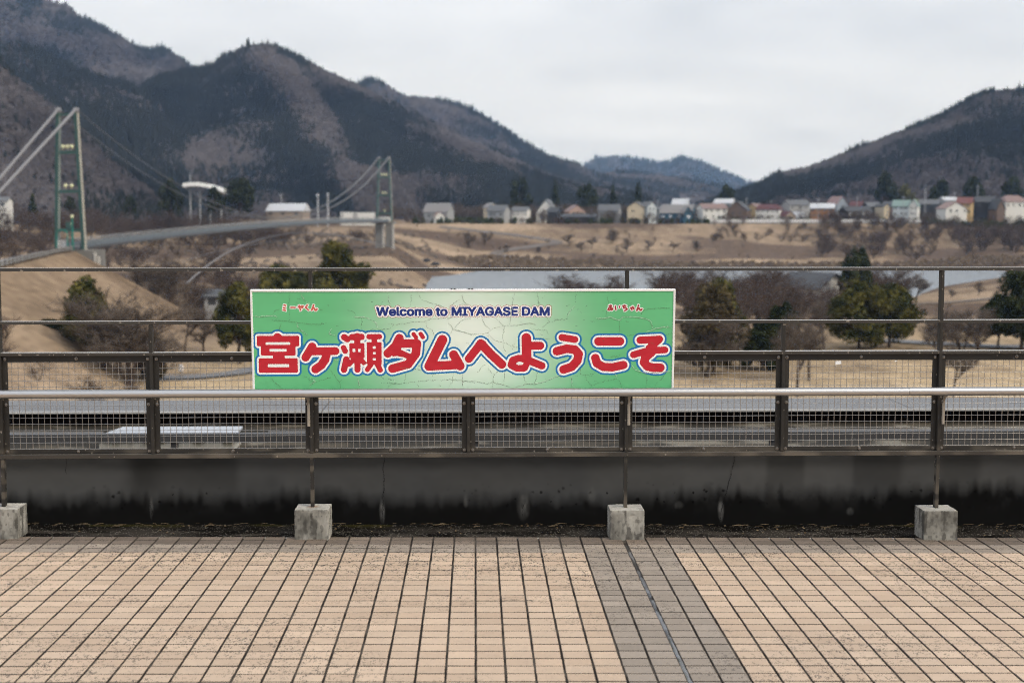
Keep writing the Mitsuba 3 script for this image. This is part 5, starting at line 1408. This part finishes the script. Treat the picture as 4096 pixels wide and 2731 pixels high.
rv = random.Random(31)
for k in range(18):
    u = 1490 + k * 50 + rv.uniform(-14, 14)
    d = rv.uniform(775, 830)
    w = rv.uniform(26, 46) * d / 3267
    x = (u - 1090.5) / 3267 * d
    zt = Z0 + rv.uniform(35, 50) / 3267 * d
    wc, rc = rv.choice(('grey', 'tan', 'pink', 'brown', 'dark', 'white')), rv.choice(('slate', 'dark', 'brown', 'grey', 'slate'))
    house({'slate': 'dark grey', 'dark': 'blackish', 'brown': 'brown', 'grey': 'light grey'}[rc] + ' roof half hidden behind the front row of the village, ' + (ordinal(k) + ' from the left' if k < 9 else ordinal(17 - k) + ' from the right'), x - w / 2, x + w / 2, d, 1.0, zt - 2.6, zt, wc, rc, rv.choice(('side', 'side', 'front')), 8, 2, hip=rv.choice((0, 0, 0.2)))
for k in range(9):
    u, d = 1500 + k * 96 + rv.uniform(-25, 25), rv.uniform(724, 770)
    x, key = (u - 1090.5) / 3267 * d, num('utility_pole')
    zt = Z0 + rv.uniform(11.5, 14)
    put(key + '__pole', MB().tube([(x, d, -2), (x, d, zt)], [0.2, 0.13], 6).get(), 'pole_grey', 50)
    put(key + '__cross_arm', MB().box(x - 0.8, x + 0.8, d - 0.3, d - 0.21, zt - 0.9, zt - 0.7).get(), 'pole_grey')
    tag(key, 'thin utility pole among the village houses, ' + ordinal(k) + ' from the left', 'utility pole', 'poles in the village')
g = np.random.default_rng(19)
uu, dd = g.uniform(940, 2420, 700), g.uniform(718, 768, 700)
p = np.c_[(uu - 1090.5) / 3267 * dd, dd]
put('garden_shrubs', crowns(np.c_[p, ground(p[:, 0], p[:, 1]) + 0.9], 1.1, 1.9, 20, False), 'dark_leaf')
tag('garden_shrubs', 'dark garden shrubs and hedges around the village houses', 'shrubs', kind='stuff')

# the arched white roof on posts
tag('arched_roof_hall', 'hall with a curved white roof among the evergreens left of the middle', 'building')
d = 660.0
us = np.linspace(427, 525, 15)
zs = [Z0 - (interp(u, [(427, 423), (440, 420), (462, 420), (485, 424), (508, 431), (525, 437)]) - 510) / 3267 * d for u in us]
m = MB()
for a in range(14):
    x0, x1 = (us[a] - 1090.5) / 3267 * d, (us[a + 1] - 1090.5) / 3267 * d
    v = [[x0, d, zs[a]], [x1, d, zs[a + 1]], [x1, d + 10, zs[a + 1]], [x0, d + 10, zs[a]]]
    v += [[p[0], p[1], p[2] - 1.7] for p in v]
    m.add(v, BOXF[[0]] * 0 + [[0, 1, 2, 3]]).add(v, [[4, 7, 6, 5]]).add(v, [[0, 4, 5, 1]]).add(v, [[2, 6, 7, 3]])
put('arched_roof_hall__roof', m.get(), 'sign_white')
m = MB()
for u in (440, 462, 485, 510):
    x = (u - 1090.5) / 3267 * d
    m.box(x - 0.3, x + 0.3, d + 4, d + 4.6, 0, Z0 + 15)
put('arched_roof_hall__post', m.get(), 'pole_grey')
x0, x1 = (455 - 1090.5) / 3267 * d, (520 - 1090.5) / 3267 * d
put('arched_roof_hall__wall', MB().box(x0, x1, d + 5, d + 9, -2, Z0 + 6).get(), 'wall_dark')

# white boxes beside the far tower
for k, (u0, u1, v0, v1, lb) in enumerate(((784, 813, 487, 502, 'small white storage container left of the longer one'), (816, 862, 488, 505, 'long white storage container beside the far bridge tower'), (872, 897, 498, 506, 'low white container behind the far bridge tower'))):
    d = 706.0
    key = num('storage_container')
    x0, x1 = (u0 - 1090.5) / 3267 * d, (u1 - 1090.5) / 3267 * d
    za, zb_ = Z0 - (v1 - 510) / 3267 * d, Z0 - (v0 - 510) / 3267 * d
    put(key + '__body', MB().cbox(x0, x1, d, d + 2.6, min(za, float(ground((x0 + x1) / 2, d))) - 0.2, zb_ - 0.12, 0.04).get(), 'wall_white')
    put(key + '__roof', MB().cbox(x0 - 0.08, x1 + 0.08, d - 0.08, d + 2.68, zb_ - 0.117, zb_, 0.03).get(), 'roof_pale')
    put(key + '__door', MB().box(x0 + 0.4, x0 + 1.5, d - 0.03, d + 0.05, za + 0.1, zb_ - 0.5).get(), 'wall_grey')
    tag(key, lb, 'container', 'white containers by the far tower')

# poles and lamp posts
for k, (u, v0, v1, d, nm, lb) in enumerate(((445, 401, 490, 665, 'utility_pole', 'tall grey utility pole in front of the arched roof'), (387, 463, 500, 690, 'street_lamp', 'white street lamp in the brown wood right of the near tower'), (650, 445, 500, 690, 'utility_pole', 'thin utility pole before the low white roofed building'),
                                     (733, 450, 497, 700, 'street_lamp', 'white post left of the far bridge tower, left one of two'), (756, 449, 502, 700, 'street_lamp', 'white post left of the far bridge tower, right one of two'), (2196, 440, 480, 760, 'utility_pole', 'utility pole behind the black roofed house'), (2128, 432, 478, 760, 'utility_pole', 'utility pole left of the orange house'), (2250, 425, 470, 780, 'utility_pole', 'utility pole between the black roof and the right edge'))):
    key = num(nm)
    x = (u - 1090.5) / 3267 * d
    z1, z0 = Z0 - (v0 - 510) / 3267 * d, min(Z0 - (v1 - 510) / 3267 * d, float(ground(x, d)))
    put(key + '__pole', MB().tube([(x, d, z0 - 0.3), (x, d, z1)], [0.28, 0.20], 8).get(), 'guard_white' if nm == 'street_lamp' else 'pole_grey', 50)
    if nm == 'street_lamp': put(key + '__lamp', MB().lathe([(0.1, -0.5), (0.5, -0.3), (0.6, 0.1), (0.4, 0.5), (0.01, 0.6)], 10, (x, d, z1 + 0.3)).get(), 'guard_white', True)
    else: put(key + '__cross_arm', MB().box(x - 0.9, x + 0.9, d - 0.36, d - 0.25, z1 - 0.9, z1 - 0.7).get(), 'pole_grey')
    tag(key, lb, 'street lamp' if nm == 'street_lamp' else 'utility pole')

# guard rail and retaining wall along the village road
tag('guard_rail', 'long white guard rail along the village road above the river bank', 'guard rail')
d = 717.0
x0, x1 = (1632 - 1090.5) / 3267 * d, (2120 - 1090.5) / 3267 * d
zt = Z0 - (504 - 510) / 3267 * d
for k in range(2): put(num('guard_rail__rail'), MB().cbox(x0, x1, d - 0.05, d + 0.05, zt - 0.72 - 0.78 * k, zt - 0.05 - 0.78 * k, 0.02).get(), 'guard_white')
for x in np.arange(x0 + 1, x1, 4.0): put(num('guard_rail__post'), MB().box(x - 0.08, x + 0.08, d + 0.051, d + 0.2, zt - 2.6, zt).get(), 'pole_grey')
put('retaining_wall', MB().cbox(x0, x1, d + 0.3, d + 1.5, Z0 - 7, zt - 1.62, 0.05).get(), 'concrete')
tag('retaining_wall', 'grey concrete retaining wall under the white guard rail', 'wall')

# two dark parked cars on the left bank
for k, (u, v, lb) in enumerate(((978, 569, 'dark car parked on the far bank right of the bridge pier, left one'), (997, 569, 'dark car parked on the far bank right of the bridge pier, right one'))):
    key = num('parked_car')
    d = 560.0
    x = (u - 1090.5) / 3267 * d
    z = float(ground(x, d)) + 0.05
    prof = [(-1.9, 0.35), (-1.9, 0.8), (-1.2, 0.95), (-0.7, 1.45), (0.9, 1.5), (1.6, 1.0), (1.95, 0.85), (1.95, 0.35)]
    b = trimesh.creation.extrude_polygon(Polygon(prof), 1.6, engine='earcut')
    v = np.array(b.vertices)
    put(key + '__body', (np.stack([x + v[:, 0], d + v[:, 2], z + v[:, 1]], 1), np.array(b.faces)), 'car_dark')
    m = MB()
    for a in (-1.25, 1.25):
        wk = MB().lathe([(0.01, -0.1), (0.31, -0.1), (0.33, 0.0), (0.31, 0.1), (0.01, 0.1)], 12, (x + a, d - 0.02, z + 0.33), '-y').get()
        put(num(key + '__wheel'), wk, 'tyre')
    put(key + '__window', MB().add([[x - 0.85, d - 0.015, z + 0.95], [x + 1.15, d - 0.015, z + 0.95], [x + 0.75, d - 0.015, z + 1.4], [x - 0.6, d - 0.015, z + 1.37]], [[0, 1, 2, 3]]).get(), 'glass_dark')
    tag(key, lb, 'car', 'cars on the far bank')

# ------------------------------------------------------------------ a person walking on the park path
import manifold3d as m3


def limb(joints):
    parts = [m3.Manifold.sphere(r, 16).translate(list(p)) for p, r in joints]
    return m3.Manifold.batch_hull(parts)


def chain(js): return sum((limb([a, b]) for a, b in zip(js[1:], js[:-1])), limb(js[:1] + js[1:2]))


def smooth_body(man, edge=0.03, it=10):
    mm_ = man.refine_to_length(edge).to_mesh()
    t = trimesh.Trimesh(mm_.vert_properties[:, :3], mm_.tri_verts, process=True)
    return trimesh.smoothing.filter_taubin(t, iterations=it)


px, py = (-34.71, 168.0, -16.69)[:2]
pz = float(ground(px, py)) + 0.24
at = T().translate([px, py, pz]).rotate([0, 0, 1], -35)
legs = chain([((-0.09, 0.02, 0.86), 0.085), ((-0.12, -0.10, 0.48), 0.06), ((-0.10, 0.02, 0.09), 0.045), ((-0.10, -0.13, 0.05), 0.04)]) + \
    chain([((0.09, 0.0, 0.86), 0.085), ((0.11, 0.08, 0.47), 0.06), ((0.10, 0.26, 0.12), 0.045), ((0.10, 0.16, 0.05), 0.04)]) + limb([((-0.07, 0, 0.9), 0.11), ((0.07, 0, 0.9), 0.11)])
tag('person', 'person in a long white coat and brown trousers walking on the park path', 'person')
t = smooth_body(legs)
put('person__trousers', t, 'trousers', True, at)
head = limb([((0, 0, 1.40), 0.05), ((0, -0.01, 1.50), 0.06)]) + limb([((0, -0.02, 1.60), 0.088), ((0, -0.035, 1.54), 0.066)]) + m3.Manifold.sphere(0.016, 12).translate([0, -0.115, 1.575]) \
    + m3.Manifold.sphere(0.02, 12).translate([0.09, 0, 1.58]) + m3.Manifold.sphere(0.02, 12).translate([-0.09, 0, 1.58])
hands = m3.Manifold()
for s in (-1, 1):
    hx, hy, hz_ = s * 0.30, -0.10 * s, 0.80
    hands += limb([((hx, hy, hz_ + 0.04), 0.028), ((hx, hy, hz_ - 0.05), 0.030), ((hx, hy - 0.02, hz_ - 0.04), 0.025)])
    for q in range(4): hands += limb([((hx + (q - 1.5) * 0.016 * s * 0.4, hy - 0.03 + q * 0.018, hz_ - 0.06), 0.0085), ((hx - s * 0.012, hy - 0.03 + q * 0.018, hz_ - 0.13 + 0.008 * abs(q - 1)), 0.007)])
    hands += limb([((hx - s * 0.005, hy - 0.04, hz_ - 0.01), 0.010), ((hx - s * 0.02, hy - 0.06, hz_ - 0.07), 0.008)])
put('person__head', smooth_body(head, 0.012, 6), 'skin', True, at)
put('person__hands', smooth_body(hands, 0.008, 3), 'skin', True, at)
coat = limb([((-0.10, 0, 1.30), 0.10), ((0.10, 0, 1.30), 0.10), ((-0.08, 0, 1.0), 0.115), ((0.08, 0, 1.0), 0.115)]) + limb([((-0.08, 0, 1.0), 0.115), ((0.08, 0, 1.0), 0.115), ((-0.13, -0.03, 0.66), 0.14), ((0.13, 0.05, 0.66), 0.14)]) + limb([((0, 0.01, 1.38), 0.085), ((0, 0, 1.44), 0.07)])
for s in (-1, 1): coat += chain([((s * 0.19, 0, 1.34), 0.075), ((s * 0.27, 0.03 * s, 1.08), 0.06), ((s * 0.30, -0.08 * s, 0.86), 0.05)])
put('person__coat', smooth_body(coat), 'coat_white', True, at)
hair = m3.Manifold.sphere(0.103, 24).translate([0, 0.0, 1.615]) - m3.Manifold.cube([0.3, 0.2, 0.25], True).translate([0, -0.15, 1.53])
put('person__hair', smooth_body(hair, 0.02, 6), 'hair', True, at)

# ------------------------------------------------------------------ the air
scene['haze'] = {'type': 'cube', 'to_world': T().translate([0, 0, 382.0]).scale([7900, 7900, 418.0]), 'bsdf': {'type': 'null'}, 'interior': {'type': 'ref', 'id': 'air'}}
tag('haze', 'thin winter haze filling the valley', 'haze', kind='stuff')
